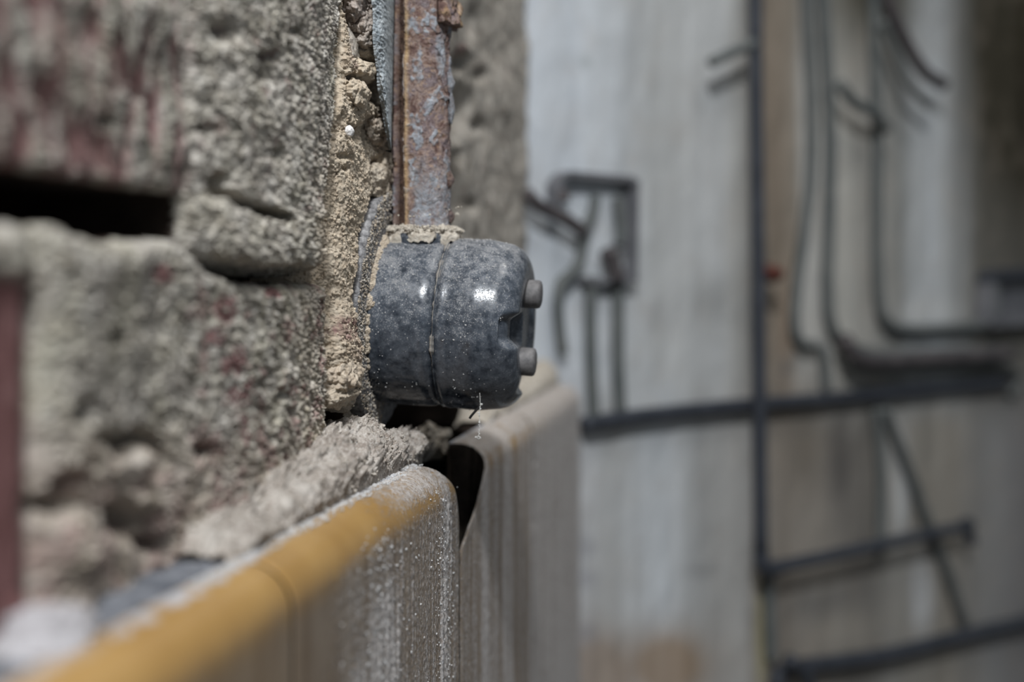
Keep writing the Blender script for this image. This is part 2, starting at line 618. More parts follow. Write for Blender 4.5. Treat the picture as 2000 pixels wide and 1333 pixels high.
# back wall: colour field of old stains and other tone patches, painted at points of the wall itself
tt = np.concatenate([np.linspace(-0.14, 0.56, 320), np.linspace(0.565, 1.6, 60)])
zz = np.concatenate([np.linspace(FLOOR, -0.5, 12), np.linspace(-0.49, 0.34, 230), np.linspace(0.36, TOP, 14)])
T2, Z2 = np.meshgrid(tt, zz, indexing='ij')
Yb = CY + T2 * Vb[1]
PX = 1000 + F * (CX + T2 * Vb[0]) / Yb
PY = HOR - F * Z2 / Yb
colr = np.zeros(T2.shape + (3,))
cp = [(980, (0.52, 0.56, 0.61)), (1120, (0.53, 0.575, 0.625)), (1200, (0.50, 0.53, 0.555)), (1300, (0.48, 0.49, 0.485)), (1400, (0.49, 0.505, 0.51)),
      (1450, (0.44, 0.43, 0.40)), (1500, (0.31, 0.265, 0.215)), (1548, (0.32, 0.28, 0.23)), (1562, (0.50, 0.485, 0.45)), (1590, (0.47, 0.46, 0.43)),
      (1640, (0.45, 0.435, 0.39)), (1700, (0.40, 0.385, 0.35)), (1760, (0.32, 0.32, 0.30)), (1815, (0.55, 0.58, 0.60)), (1850, (0.46, 0.475, 0.475)),
      (1900, (0.25, 0.24, 0.215)), (2000, (0.22, 0.21, 0.19)), (2300, (0.28, 0.26, 0.23))]
low = [(980, (0.44, 0.40, 0.37)), (1040, (0.42, 0.39, 0.36)), (1090, (0.50, 0.51, 0.54)), (1180, (0.46, 0.465, 0.46)), (1290, (0.50, 0.53, 0.555)), (1370, (0.43, 0.43, 0.42)),
       (1440, (0.47, 0.46, 0.44)), (1490, (0.32, 0.29, 0.255)), (1540, (0.31, 0.275, 0.235)), (1600, (0.34, 0.31, 0.27)), (1680, (0.24, 0.225, 0.205)), (1740, (0.32, 0.305, 0.275)),
       (1790, (0.36, 0.335, 0.29)), (1860, (0.33, 0.30, 0.255)), (1930, (0.33, 0.325, 0.315)), (2000, (0.27, 0.26, 0.255)), (2300, (0.27, 0.255, 0.24))]
wob = 22 * perlin(T2 * 18, Z2 * 4, seed=3)
for i in range(3):
    a = np.interp(PX + wob, [c[0] for c in cp], [c[1][i] for c in cp])
    b = np.interp(PX + wob, [c[0] for c in low], [c[1][i] for c in low])
    k = sstep(690, 860, PY + 60 * perlin(T2 * 30, Z2 * 6, seed=8))
    colr[..., i] = a * (1 - k) + b * k


def tone_patch(cx, cy, rx, ry, c, amt, hard=1.0):
    global colr
    q = np.clip(gauss(PX, PY, cx, cy, rx, ry) * hard, 0, 1) * amt
    colr = colr * (1 - q[..., None]) + np.array(c) * q[..., None]


tone_patch(1985, 60, 95, 360, (0.135, 0.128, 0.112), 0.93, 1.7)  # darker towards the upper right
tone_patch(1700, -20, 130, 130, (0.13, 0.125, 0.105), 0.8)
tone_patch(1510, 300, 26, 330, (0.28, 0.225, 0.175), 0.6)
tone_patch(1390, 590, 55, 55, (0.30, 0.30, 0.29), 0.6)
tone_patch(1270, 610, 36, 30, (0.38, 0.38, 0.38), 0.5)
tone_patch(1305, 1300, 78, 66, (0.35, 0.225, 0.12), 0.75, 1.5)
tone_patch(1165, 1340, 66, 95, (0.36, 0.27, 0.20), 0.75, 2.0)
tone_patch(1144, 122, 13, 13, (0.33, 0.36, 0.36), 0.7)
for cy_ in (1070, 1130, 1240):  # dark of small wall holes painted in as spots
    tone_patch(1145, cy_, 20, 20, (0.31, 0.31, 0.34), 0.6)
tone_patch(1375, 1010, 22, 220, (0.36, 0.36, 0.35), 0.5)
tone_patch(1370, 1115, 30, 14, (0.27, 0.27, 0.27), 0.5)
tone_patch(1535, 650, 16, 130, (0.36, 0.27, 0.20), 0.7)
tone_patch(1535, 720, 16, 22, (0.20, 0.20, 0.20), 0.6)
tone_patch(1570, 880, 45, 90, (0.22, 0.195, 0.165), 0.7)
tone_patch(1640, 900, 24, 110, (0.15, 0.145, 0.145), 0.75)
tone_patch(1760, 960, 14, 90, (0.52, 0.53, 0.53), 0.8, 1.4)
tone_patch(1752, 865, 18, 60, (0.46, 0.47, 0.47), 0.6)
tone_patch(1800, 1160, 20, 75, (0.56, 0.56, 0.56), 0.85, 1.5)
tone_patch(1640, 1080, 170, 70, (0.43, 0.42, 0.395), 0.0)
tone_patch(1600, 1180, 70, 35, (0.20, 0.20, 0.20), 0.5)
tone_patch(1660, 1240, 60, 60, (0.40, 0.36, 0.30), 0.6)
tone_patch(1810, 610, 55, 26, (0.60, 0.60, 0.58), 0.6)
tone_patch(1486, 1240, 9, 110, (0.42, 0.37, 0.20), 0.8, 1.5)
lum = colr.mean(-1, keepdims=True)
colr = lum + 0.62 * (colr - lum)
wb = Bp(T2, 0.0012 * fbm(T2 * 40, Z2 * 25, oct=3, seed=4), Z2)
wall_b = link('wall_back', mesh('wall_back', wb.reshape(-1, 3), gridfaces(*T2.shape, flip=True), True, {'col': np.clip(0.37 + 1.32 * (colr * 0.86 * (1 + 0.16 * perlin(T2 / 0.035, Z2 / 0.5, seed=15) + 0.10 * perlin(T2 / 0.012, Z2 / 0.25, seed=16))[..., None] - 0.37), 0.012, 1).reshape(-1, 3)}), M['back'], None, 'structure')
bt = np.array([(-0.14, -0.01), (1.6, -0.01), (1.6, -0.08), (-0.14, -0.08)])
core_q = [tuple(Bp(t, o, 0.0)[:2]) for t, o in bt]
prism('wall_core', core_q, FLOOR, TOP, M['deep_shade'], wall_b)

# ------------------------------------------------------------------ left wall relief
def coarse_grain(s, z, seed, amp=1.0):
    """granular lime mortar: lumps, grains and sharp pits; metres"""
    h = 0.0013 * fbm(s / 0.016, z / 0.013, oct=3, seed=seed)
    b1 = np.abs(perlin(s / 0.0042, z / 0.0034, seed=seed + 1))
    b2 = np.abs(perlin(s / 0.0020, z / 0.0016, seed=seed + 2))
    h = h + amp * (0.0016 * b1 + 0.0014 * b2)
    h = h + amp * 0.0010 * grains(s / 0.0020, z / 0.0015, seed + 3)
    h = h + amp * 0.00075 * perlin(s / 0.0007, z / 0.0006, seed=seed + 4)
    pit = sstep(0.45, 0.62, perlin(s / 0.0062, z / 0.0050, seed=seed + 6) + 0.25 * perlin(s / 0.002, z / 0.002, seed=seed + 7))
    pit2 = sstep(0.40, 0.60, perlin(s / 0.0027, z / 0.0021, seed=seed + 8))
    return h - amp * (0.0028 * pit + 0.0019 * pit2)


def fine_grain(s, z, seed, amp=1.0):
    h = 0.0016 * fbm(s / 0.014, z / 0.012, oct=3, seed=seed)
    h = h + amp * 0.0009 * np.abs(perlin(s / 0.0035, z / 0.003, seed=seed + 1))
    h = h + amp * 0.00055 * grains(s / 0.0011, z / 0.0009, seed + 3)
    h = h + amp * 0.0003 * perlin(s / 0.0005, z / 0.0005, seed=seed + 4)
    pit = sstep(0.5, 0.66, perlin(s / 0.004, z / 0.0032, seed=seed + 6))
    return h - amp * 0.0022 * pit


def jiggle(s, z, seed, a=0.0006):
    ds = a * fbm(s / 0.003, z / 0.003, oct=3, seed=seed)
    dz = a * fbm(s / 0.003, z / 0.003, oct=3, seed=seed + 50)
    return s + ds, z + dz


def edge_round(a, b, ra, rb, r=0.004):
    """a, b: 0..1 grid fractions; ra, rb: lengths"""
    d = np.minimum.reduce([a * ra, (1 - a) * ra, b * rb, (1 - b) * rb])
    q = np.clip(d / r, 0, 1)
    return -r * (1 - np.sqrt(np.maximum(1 - (1 - q) ** 2, 0)))


def ab(ns, nz):
    return np.meshgrid(np.linspace(0, 1, ns), np.linspace(0, 1, nz), indexing='ij')


ZJ0, ZJ1 = 0.0035, 0.0214        # bed joint between the two courses
LEDGE = [(340, 505), (400, 528), (470, 545), (540, 548), (600, 540)]
CRACK = [(402, 345), (404, 372), (425, 394), (468, 408), (520, 424)]


def wall_features(s, z):
    px, py = pix(s, z)
    h = np.zeros_like(s)
    h -= 0.010 * sstep(15, 5, pline(px, py, CRACK) + 4 * perlin(px / 14, py / 14, seed=2))
    h -= 0.006 * gauss(px, py, 402, 360, 14, 18)
    for cx, cy, rx, ry, d in [(410, 62, 22, 18, .005), (490, 112, 18, 12, .005), (478, 146, 16, 18, .005), (375, 252, 18, 7, .004),
                              (545, 60, 12, 10, .003), (505, 300, 14, 12, .0025), (205, 240, 12, 14, .004),
                              (215, 1010, 34, 26, .016), (275, 1060, 24, 14, .012), (210, 872, 22, 18, .010), (255, 858, 26, 14, .008), (290, 905, 12, 30, .009),
                              (120, 805, 15, 20, .006), (195, 660, 16, 18, .005), (170, 855, 14, 14, .005), (520, 770, 12, 10, .0035), (540, 805, 10, 10, .004),
                              (365, 880, 14, 12, .005), (90, 985, 30, 24, .008), (100, 940, 18, 18, .006)]:
        h -= d * gauss(px, py, cx, cy, rx, ry)
    for cx, cy, rx, ry, d in [(245, 900, 24, 36, .003), (245, 985, 30, 26, .003), (110, 1085, 30, 30, .002), (60, 1200, 40, 30, .002)]:
        h += d * gauss(px, py, cx, cy, rx, ry)
    return h, px, py


def red_marks(px, py, s, z):
    r = np.zeros_like(s)
    st = fbm(s / 0.006, z / 0.017, oct=4, seed=61)
    r = np.maximum(r, 0.9 * sstep(-0.22, 0.26, st + 0.22 * sstep(300, 40, px) - 0.08) * sstep(372, 345, px) * sstep(420, 330, py))
    r = np.maximum(r, sstep(66, 54, px) * sstep(520, 560, py))
    wv = 10 * perlin(px / 16, py / 16, seed=31)
    for cx, cy, rx, ry in [(424, 705, 15, 36), (402, 715, 11, 16), (420, 775, 24, 20), (447, 770, 12, 32), (500, 573, 22, 12), (440, 840, 7, 60), (405, 605, 22, 34), (298, 535, 22, 20), (385, 660, 20, 22)]:
        q = np.exp(-((px - cx + wv) / rx) ** 2 - ((py - cy - wv) / ry) ** 2)
        r = np.maximum(r, 0.9 * sstep(0.35, 0.6, q + 0.25 * perlin(s / 0.002, z / 0.0015, seed=33)))
    pk = fbm(s / 0.010, z / 0.008, oct=5, seed=41)
    r = np.maximum(r, 0.6 * sstep(0.12, 0.42, pk + 0.18 * sstep(720, 900, py)) * sstep(300, 380, px) * sstep(500, 560, py))
    r = np.maximum(r, sstep(800, 960, py) * (0.16 + 0.34 * sstep(-0.1, 0.35, pk)))
    r = np.maximum(r, 0.5 * sstep(0.25, 0.5, fbm(s / 0.008, z / 0.006, oct=4, seed=45)) * sstep(340, 380, px) * sstep(480, 440, py))
    return np.clip(r, 0, 1)


def piece(name, s, z, n, marks, mat=None):
    return hf(name, s, z, n, marks, mat or M['mortar'], wall)


HP = []   # candidate points for loose sand


def keep(s, n, z, prob, seed, tan):
    rng = np.random.default_rng(seed)
    k = rng.random(s.shape) < prob
    HP.append((Wp(s[k], n[k], z[k]), np.stack([0 * s[k], tan[k], 0.3 + 0 * s[k]], -1)))


# upper course, brick at the far left: bare reddish face with streaks of mortar
sa, sb = s_of(-700), s_of(352)
a, b = ab(330, 260)
s = sa + (sb - sa) * a
z = ZJ1 + 0.0006 * fbm(s / 0.012, s * 0, oct=3, seed=9) + (0.100 - ZJ1) * b
ft, px, py = wall_features(s, z)
rm = red_marks(px, py, s, z)
h = edge_round(a, b, sb - sa, 0.08, 0.003) + ft + 0.0012 * fbm(s / 0.02, z / 0.02, oct=3, seed=11)
h += (1 - rm) * (0.0010 + coarse_grain(s, z, 12, 0.6)) + rm * 0.0003 * fbm(s / 0.003, z / 0.003, oct=3, seed=13)
sj, zj = jiggle(s, z, 14, 0.0003)
piece('brick', sj, zj, h, (rm, 0 * s, 0.35 + 0.3 * fbm(s / 0.03, z / 0.03, oct=2, seed=15)))

# upper course, next brick: rough grey mortar coat
sa, sb = s_of(354), s_of(662)
a, b = ab(560, 420)
ztop = 0.118
z = ZJ1 - 0.0005 + (ztop - ZJ1) * b
smax = np.interp(np.linspace(0, 1, 420) * (ztop - ZJ1) + ZJ1, [0.0214, 0.040, 0.060, 0.075, 0.100, 0.118], [s_of(612), s_of(628), s_of(645), s_of(652), s_of(668), s_of(674)])
s = sa + (smax[None, :] - sa) * a
ft, px, py = wall_features(s, z)
rm = red_marks(px, py, s, z) * 0.8
h = edge_round(a, np.where((px > 400) & (b < 0.5), 0.5, b), 0.11, 0.096, 0.003) + ft + 0.001 + coarse_grain(s, z, 22, 0.95)
h += -0.005 * sstep(0.95, 1.0, a) ** 2
h += 0.0035 * sstep(345, 450, px) * sstep(660, 560, px)
sj, zj = jiggle(s, z, 24, 0.0007)
tan = 0.35 * sstep(540, 640, px) * sstep(200, 420, py)
moss = np.clip(0.35 + 0.7 * fbm(s / 0.02, z / 0.02, oct=2, seed=25), 0, 1)
piece('brick', sj, zj, h, (rm, tan, moss), M['pale'])
keep(sj, h, zj, 0.022, 5, tan)

# mortar bulging out of the bed joint between them
sa, sb = s_of(349), s_of(618)
a, b = ab(420, 170)
s = sa + (sb - sa) * a
sp_px = pix(s[:, 0], 0 * s[:, 0])[0]
zlo = np.interp(sp_px, [349, 400, 470, 540, 600, 620], [(HOR - q) / F for q in (505, 522, 538, 540, 536, 530)]) * (s[:, 0] * U[1])
zlo = zlo + 0.0009 * fbm(s[:, 0] / 0.006, 0 * s[:, 0], oct=3, seed=72)
z = zlo[:, None] + (ZJ1 + 0.0006 - zlo[:, None]) * b
ft, px, py = wall_features(s, z)
bul = np.sin(np.pi * np.clip(b * 0.85 + 0.15 * b * b, 0, 1)) ** 0.6
low_ = sstep(0.02, 0.20, b + 0.10 * perlin(s / 0.006, z / 0.004, seed=36))
bul = np.where(px > 400, low_ * (0.72 + 0.28 * np.sin(np.pi * np.clip(b, 0, 1))), bul * sstep(349, 400, px) + low_ * sstep(349, 400, px) * 0)
h = 0.0006 + 0.0050 * bul * sstep(640, 560, px) - 0.004 * (1 - low_) + ft + coarse_grain(s, z, 32, 1.35)
h += edge_round(a, np.where(b > 0.5, 0.5, b), sb - sa, 0.018, 0.003)
sj, zj = jiggle(s, z, 34, 0.0008)
tan = 0.7 * sstep(560, 615, px)
piece('mortar_joint', sj, zj, h, (0.2 * red_marks(px, py, s, z), tan, 0.5 + 0 * s), M['pale'])
keep(sj, h, zj, 0.03, 6, tan)

# lower course: red brick end, then the long coated brick
def lower(name, pa, pb, ns, nz, seed, grain):
    sa, sb = s_of(pa), s_of(pb)
    a, b = ab(ns, nz)
    s = sa + (sb - sa) * a
    q = pix(s, 0 * s)[0]
    zt = np.interp(q, [-700, 0, 90, 110, 200, 250, 330, 355, 420, 480, 600, 640], [0.0085, 0.0112, 0.0118, 0.0100, 0.0090, 0.0100, 0.0112, 0.0065, 0.0020, 0.0008, 0.0014, 0.002])
    zt = zt + 0.0011 * fbm(s / 0.007, s * 0, oct=3, seed=seed + 3)
    z = -0.090 + (zt + 0.090) * b
    ft, px, py = wall_features(s, z)
    rm = red_marks(px, py, s, z)
    h = edge_round(a, b, sb - sa, 0.1, 0.0045) + ft
    bare = rm * (px < 70)
    h += (1 - bare) * (0.0012 + coarse_grain(s, z, seed, grain)) + 0.0030 * sstep(250, 450, px) * sstep(640, 500, px)
    h += 0.003 * sstep(60, 110, px) * (1 - sstep(120, 300, px))
    h -= 0.005 * sstep(0.965, 1.0, a) ** 2 if pb > 300 else 0
    sj, zj = jiggle(s, z, seed + 4, 0.0007)
    tan = 0.25 * sstep(500, 600, px) + 0.22 * sstep(760, 950, py)
    moss = np.clip(0.35 + 0.25 * sstep(420, 560, px) + 0.8 * fbm(s / 0.018, z / 0.018, oct=2, seed=seed + 5), 0, 1)
    o = piece(name, sj, zj, h, (rm, np.clip(tan, 0, 1), moss))
    if pb > 300:
        keep(sj, h, zj, 0.018 * sstep(300, 420, px), 7, np.clip(tan, 0, 1))
    return o


lower('brick', -700, 57, 130, 190, 81, 0.5)
lower('brick', 60, 628, 760, 420, 91, 1.0)

# sandy mortar rising from the bricks to the mounting plate
SWS, SWZ = 0.513, -0.0106
a, b = ab(330, 760)
ZB, ZT = -0.052, 0.118
z = ZB + (ZT - ZB) * b
_q = np.linspace(0, 1, 330)
zb_ = np.interp(600 + 190 * _q, [600, 625, 660, 690, 725, 742, 770, 800], [-0.031, -0.036, -0.0405, -0.0455, -0.0445, -0.040, -0.036, -0.030]) + 0.0012 * fbm(_q * 9, _q * 0, oct=3, seed=133)
z = zb_[:, None] + (ZT - zb_[:, None]) * b
pyc = HOR - z[0] * F / (0.46)
pleft = np.interp(HOR - (ZB + (ZT - ZB) * b[0]) * F / 0.46, [-60, 60, 130, 200, 300, 420, 520, 640, 760, 860], [648, 650, 650, 645, 632, 612, 592, 586, 586, 604])
sl = s_of(pleft)
sr = s_of(790.0)
s = sl[None, :] + (sr - sl[None, :]) * a
px, py = pix(s, z)
h = -0.0035 + 0.0070 * sstep(0.03, 0.62, (s - s_of(600)) / (s_of(690) - s_of(600)))
h = h - 0.005 * sstep(270, 110, py) * sstep(700, 735, px) * sstep(785, 765, px) + 0.004 * sstep(770, 790, px)
h = h - 0.007 * sstep(150, 60, py) * sstep(640, 720, px)
h = h - 0.013 * sstep(13, 5, pline(px, py, [(668, -60), (670, 10), (684, 60), (702, 120), (722, 180), (742, 232)]) + 4 * perlin(px / 12, py / 14, seed=137))
h += fine_grain(s, z, 101, 1.0)
rough_low = sstep(590, 680, py)
rough_up = sstep(330, 240, py)
h += (0.55 * rough_low + 0.5 * rough_up) * (coarse_grain(s, z, 111, 1.0) - 0.001)
h -= 0.006 * sstep(700, 830, py) * sstep(600, 640, px) * (0.4 + perlin(s / 0.01, z / 0.008, seed=113))
for cx, cy, rx, ry, d in [(722, 190, 20, 15, .010), (690, 152, 24, 9, .007), (676, 262, 8, 14, .004), (720, 320, 9, 12, .005), (655, 330, 7, 6, .002),
                          (652, 305, 8, 8, .002), (700, 255, 12, 40, .003), (620, 800, 22, 40, .012), (660, 812, 30, 22, .008), (596, 560, 8, 40, .004), (604, 680, 7, 30, .003)]:
    h -= d * gauss(px, py, cx, cy, rx, ry)
for cx, cy, rx, ry, d in [(700, 135, 26, 16, .004), (700, 215, 20, 22, .003), (740, 300, 14, 20, .004), (650, 690, 26, 60, .003), (650, 770, 30, 16, .003)]:
    h += d * gauss(px, py, cx, cy, rx, ry)
h -= 0.011 * sstep(0.07, 0.0, a) ** 2
dp = np.hypot(s - SWS, (z - SWZ - 0.003) * 0.98)
h = np.where(dp < 0.0445, h + (np.minimum(h, -0.004) - h) * sstep(0.0445, 0.0415, dp), h)
wv = 12 * perlin(px / 22, py / 22, seed=131)
rm = 0.75 * sstep(0.35, 0.75, gauss(px + wv, py - wv, 652, 642, 26, 34)) + 0.45 * gauss(px, py, 672, 690, 20, 30) + 0.5 * gauss(px + wv, py, 725, 215, 10, 40) + 0.4 * gauss(px, py, 668, 120, 8, 40)
tan = np.clip(0.92 - 0.5 * sstep(700, 820, py) - 0.35 * sstep(690, 730, px) * sstep(420, 300, py), 0, 1)
sj, zj = jiggle(s, z, 134, 0.0005)
piece('mortar_fillet', sj, zj, h, (np.clip(rm * (0.7 + 0.8 * perlin(s / 0.002, z / 0.002, seed=135)), 0, 1), tan, 0.2 + 0 * s))
keep(sj, h, zj, 0.022, 8, tan)

# far stretch: old grey-beige plaster, out of focus
a, b = ab(240, 260)
sa, sb = s_of(800), S_END + 0.02
s = sa + (sb - sa) * a
zbot = np.interp(s, [sa, s_of(886), s_of(897), s_of(908), s_of(918), sb], [0.004, 0.000, -0.028, -0.050, -0.066, -0.066])
z = zbot + (0.32 - zbot) * b
px, py = pix(s, z)
h = -0.002 + 0.0026 * fbm(s / 0.03, z / 0.02, oct=4, seed=151) + 0.6 * coarse_grain(s, z, 152, 1.0)
for cx, cy, rx, ry, d in [(908, 215, 16, 38, .016), (895, 165, 7, 60, .008), (893, 350, 9, 40, .012), (905, 300, 9, 18, .006), (928, 40, 9, 26, .006), (945, 145, 12, 12, .006), (910, 120, 10, 14, .007), (942, 245, 9, 12, .007), (930, 400, 14, 12, .004), (900, 410, 8, 30, .006)]:
    h -= d * gauss(px, py, cx, cy, rx, ry)
for cx, cy, rx, ry, d in [(892, 290, 14, 18, .006), (985, 200, 22, 50, .003), (915, 100, 14, 14, .003)]:
    h += d * gauss(px, py, cx, cy, rx, ry)
rm = 0.6 * sstep(0.35, 0.8, gauss(px, py, 905, 95, 8, 18)) + 0.2 * sstep(0.3, 0.6, fbm(s / 0.02, z / 0.02, oct=3, seed=158))
piece('plaster', s, z, h, (np.clip(rm, 0, 1), 0.10 + 0 * s, 0 * s))

# course above the frame and the bare wall outside it: plain coarse bricks
for i in range(5):
    sa = -0.30 + i * 0.262
    a, b = ab(40, 16)
    if sa + 0.25 > 0.56:
        continue
    s = sa + 0.25 * a
    for z0 in (0.126, 0.203):
        z = z0 + 0.065 * b
        so = s - (0.13 if z0 > 0.2 else 0)
        h = edge_round(a, b, 0.25, 0.065, 0.004) + 0.002 * fbm(so / 0.02, z / 0.02, oct=3, seed=170 + i)
        piece('brick', so, z, h, (0.55 + 0.5 * fbm(so / 0.03, z / 0.03, oct=2, seed=180 + i), 0 * s, 0.3 + 0 * s))

# loose sand on the rough coat
pts = np.vstack([p for p, _ in HP]); mk = np.vstack([m for _, m in HP])
rng = np.random.default_rng(3)
rad = 0.00022 + 0.00042 * rng.random(len(pts)) ** 2.2
print('sand grains', len(pts))
specks('sand_grains', pts, rad, M['mortar'], wall, 4, mk=mk)

# broken pieces stuck beside the conduit, and the pale strip of paint along it
def wl(px, py, n):
    return Wp(s_of(px, n), n, z_of(py, px, n))


AX = np.array([U, N, Z])
c = wl(676, 105, 0.0)
rock('brick_fragment', c, [0.94 * U + 0.0 * N + 0.0 * Z, N, Z], (0.009, 0.0035, 0.0085), 7, M['mortar'], wall, 0.25, 0.02, 0.0015, (0.10, 0.15, 0.3))
for i, (qx, qy, n_, r_, m_) in enumerate([(700, 22, 0.001, (0.015, 0.006, 0.0065), (0.25, 0.15, 0)), (712, 52, 0.003, (0.010, 0.005, 0.005), (0.2, 0.25, 0)),
                                          (714, 80, 0.003, (0.010, 0.005, 0.0045), (0.18, 0.2, 0.1)), (721, 104, 0.003, (0.010, 0.005, 0.004), (0.05, 0.2, 0.2)), (696, -20, 0.0, (0.016, 0.006, 0.006), (0.3, 0.1, 0)),
                                          (700, 140, 0.002, (0.013, 0.005, 0.0035), (0.0, 0.95, 0.0)), (692, 185, 0.003, (0.010, 0.004, 0.0045), (0.0, 0.9, 0.0)), (733, 255, 0.003, (0.010, 0.004, 0.005), (0.1, 0.6, 0.0)),
                                          (668, 735, 0.002, (0.014, 0.005, 0.006), (0.05, 0.8, 0.0)), (648, 770, 0.0, (0.012, 0.005, 0.004), (0.0, 0.7, 0.1))]):
    rock('mortar_lump', wl(qx, qy, n_), AX, r_, 20 + i, M['mortar'], wall, 0.3, 0.10, 0.0011, m_)
for i, (qx, qy, n_, r_) in enumerate([(742, 352, 0.003, (0.016, 0.004, 0.0050)), (756, 318, 0.003, (0.012, 0.004, 0.0055)), (735, 372, 0.002, (0.014, 0.004, 0.0035)), (757, 285, 0.002, (0.012, 0.004, 0.004))]):
    rock('mortar_lump', wl(qx, qy, n_), AX, r_, 60 + i, M['mortar'], wall, 0.3, 0.10, 0.0009, (0.0, 0.75, 0.0))
rock('pebble', wl(683, 256, 0.0055), AX, (0.0018, 0.0014, 0.0017), 3, M['pebble'], wall, 0.15, 0.01, sub=ICO4)

# pale strip: a thin warped tongue of old paint and filler tapering downwards
a, b = ab(40, 420)
zs = z_of(300, 755, 0.006) + (0.13 - z_of(300, 755, 0.006)) * b
pyb = HOR - zs * F / 0.497
lft = np.interp(pyb, [-160, 0, 60, 130, 210, 300], [722, 727, 730, 734, 744, 764])
rgt = np.interp(pyb, [-160, 0, 60, 130, 210, 300], [773, 771, 770, 768, 766, 764])
qx = lft + (rgt - lft) * a
n_ = 0.0085 + 0.002 * np.sin(np.pi * a) + 0.0005 * fbm(a * 1.2, zs / 0.011, oct=3, seed=201) + 0.00025 * fbm(a * 9, zs / 0.0011, oct=3, seed=202)
k = (qx - 1000.0) / F
s_ = (k * n_ * N[1] - O[0] - n_ * N[0]) / (U[0] - k * U[1])
s_ = s_ + 0.0002 * fbm(a * 1.2, zs / 0.009, oct=2, seed=203)
ps = hf('paint_strip', s_, zs, n_, (0 * a, 0 * a, 0 * a), M['chalk'], wall, depth=0.0080)
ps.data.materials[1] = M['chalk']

# ------------------------------------------------------------------ tile wainscot
TT, TR, TF = -0.0605, 0.0110, 0.030     # tile top, bullnose radius, face plane
trim = prism('trim_1', [wxy(-0.9, -0.10), wxy(-0.9, 0.0125), wxy(S_END, 0.0125), wxy(S_END, -0.10)], FLOOR, -0.100, M['bed'], kind='structure')


def bullnose(nf, nt=14):
    p = [(0.0150, TT - 0.0008), (0.0156, TT - 0.0001)]
    p += [(q, TT) for q in np.linspace(0.0160, TF - TR, 8)]
    p += [(TF - TR + TR * math.sin(t), TT - TR + TR * math.cos(t)) for t in np.linspace(0, math.pi / 2, nt)[1:]]
    zf = TT - TR
    p += [(TF, zf - (zf + 0.2495) * q) for q in np.linspace(0, 1, nf)[1:]]
    p += [(TF - 0.001, -0.2500), (0.0140, -0.2500)]
    return np.array(p)


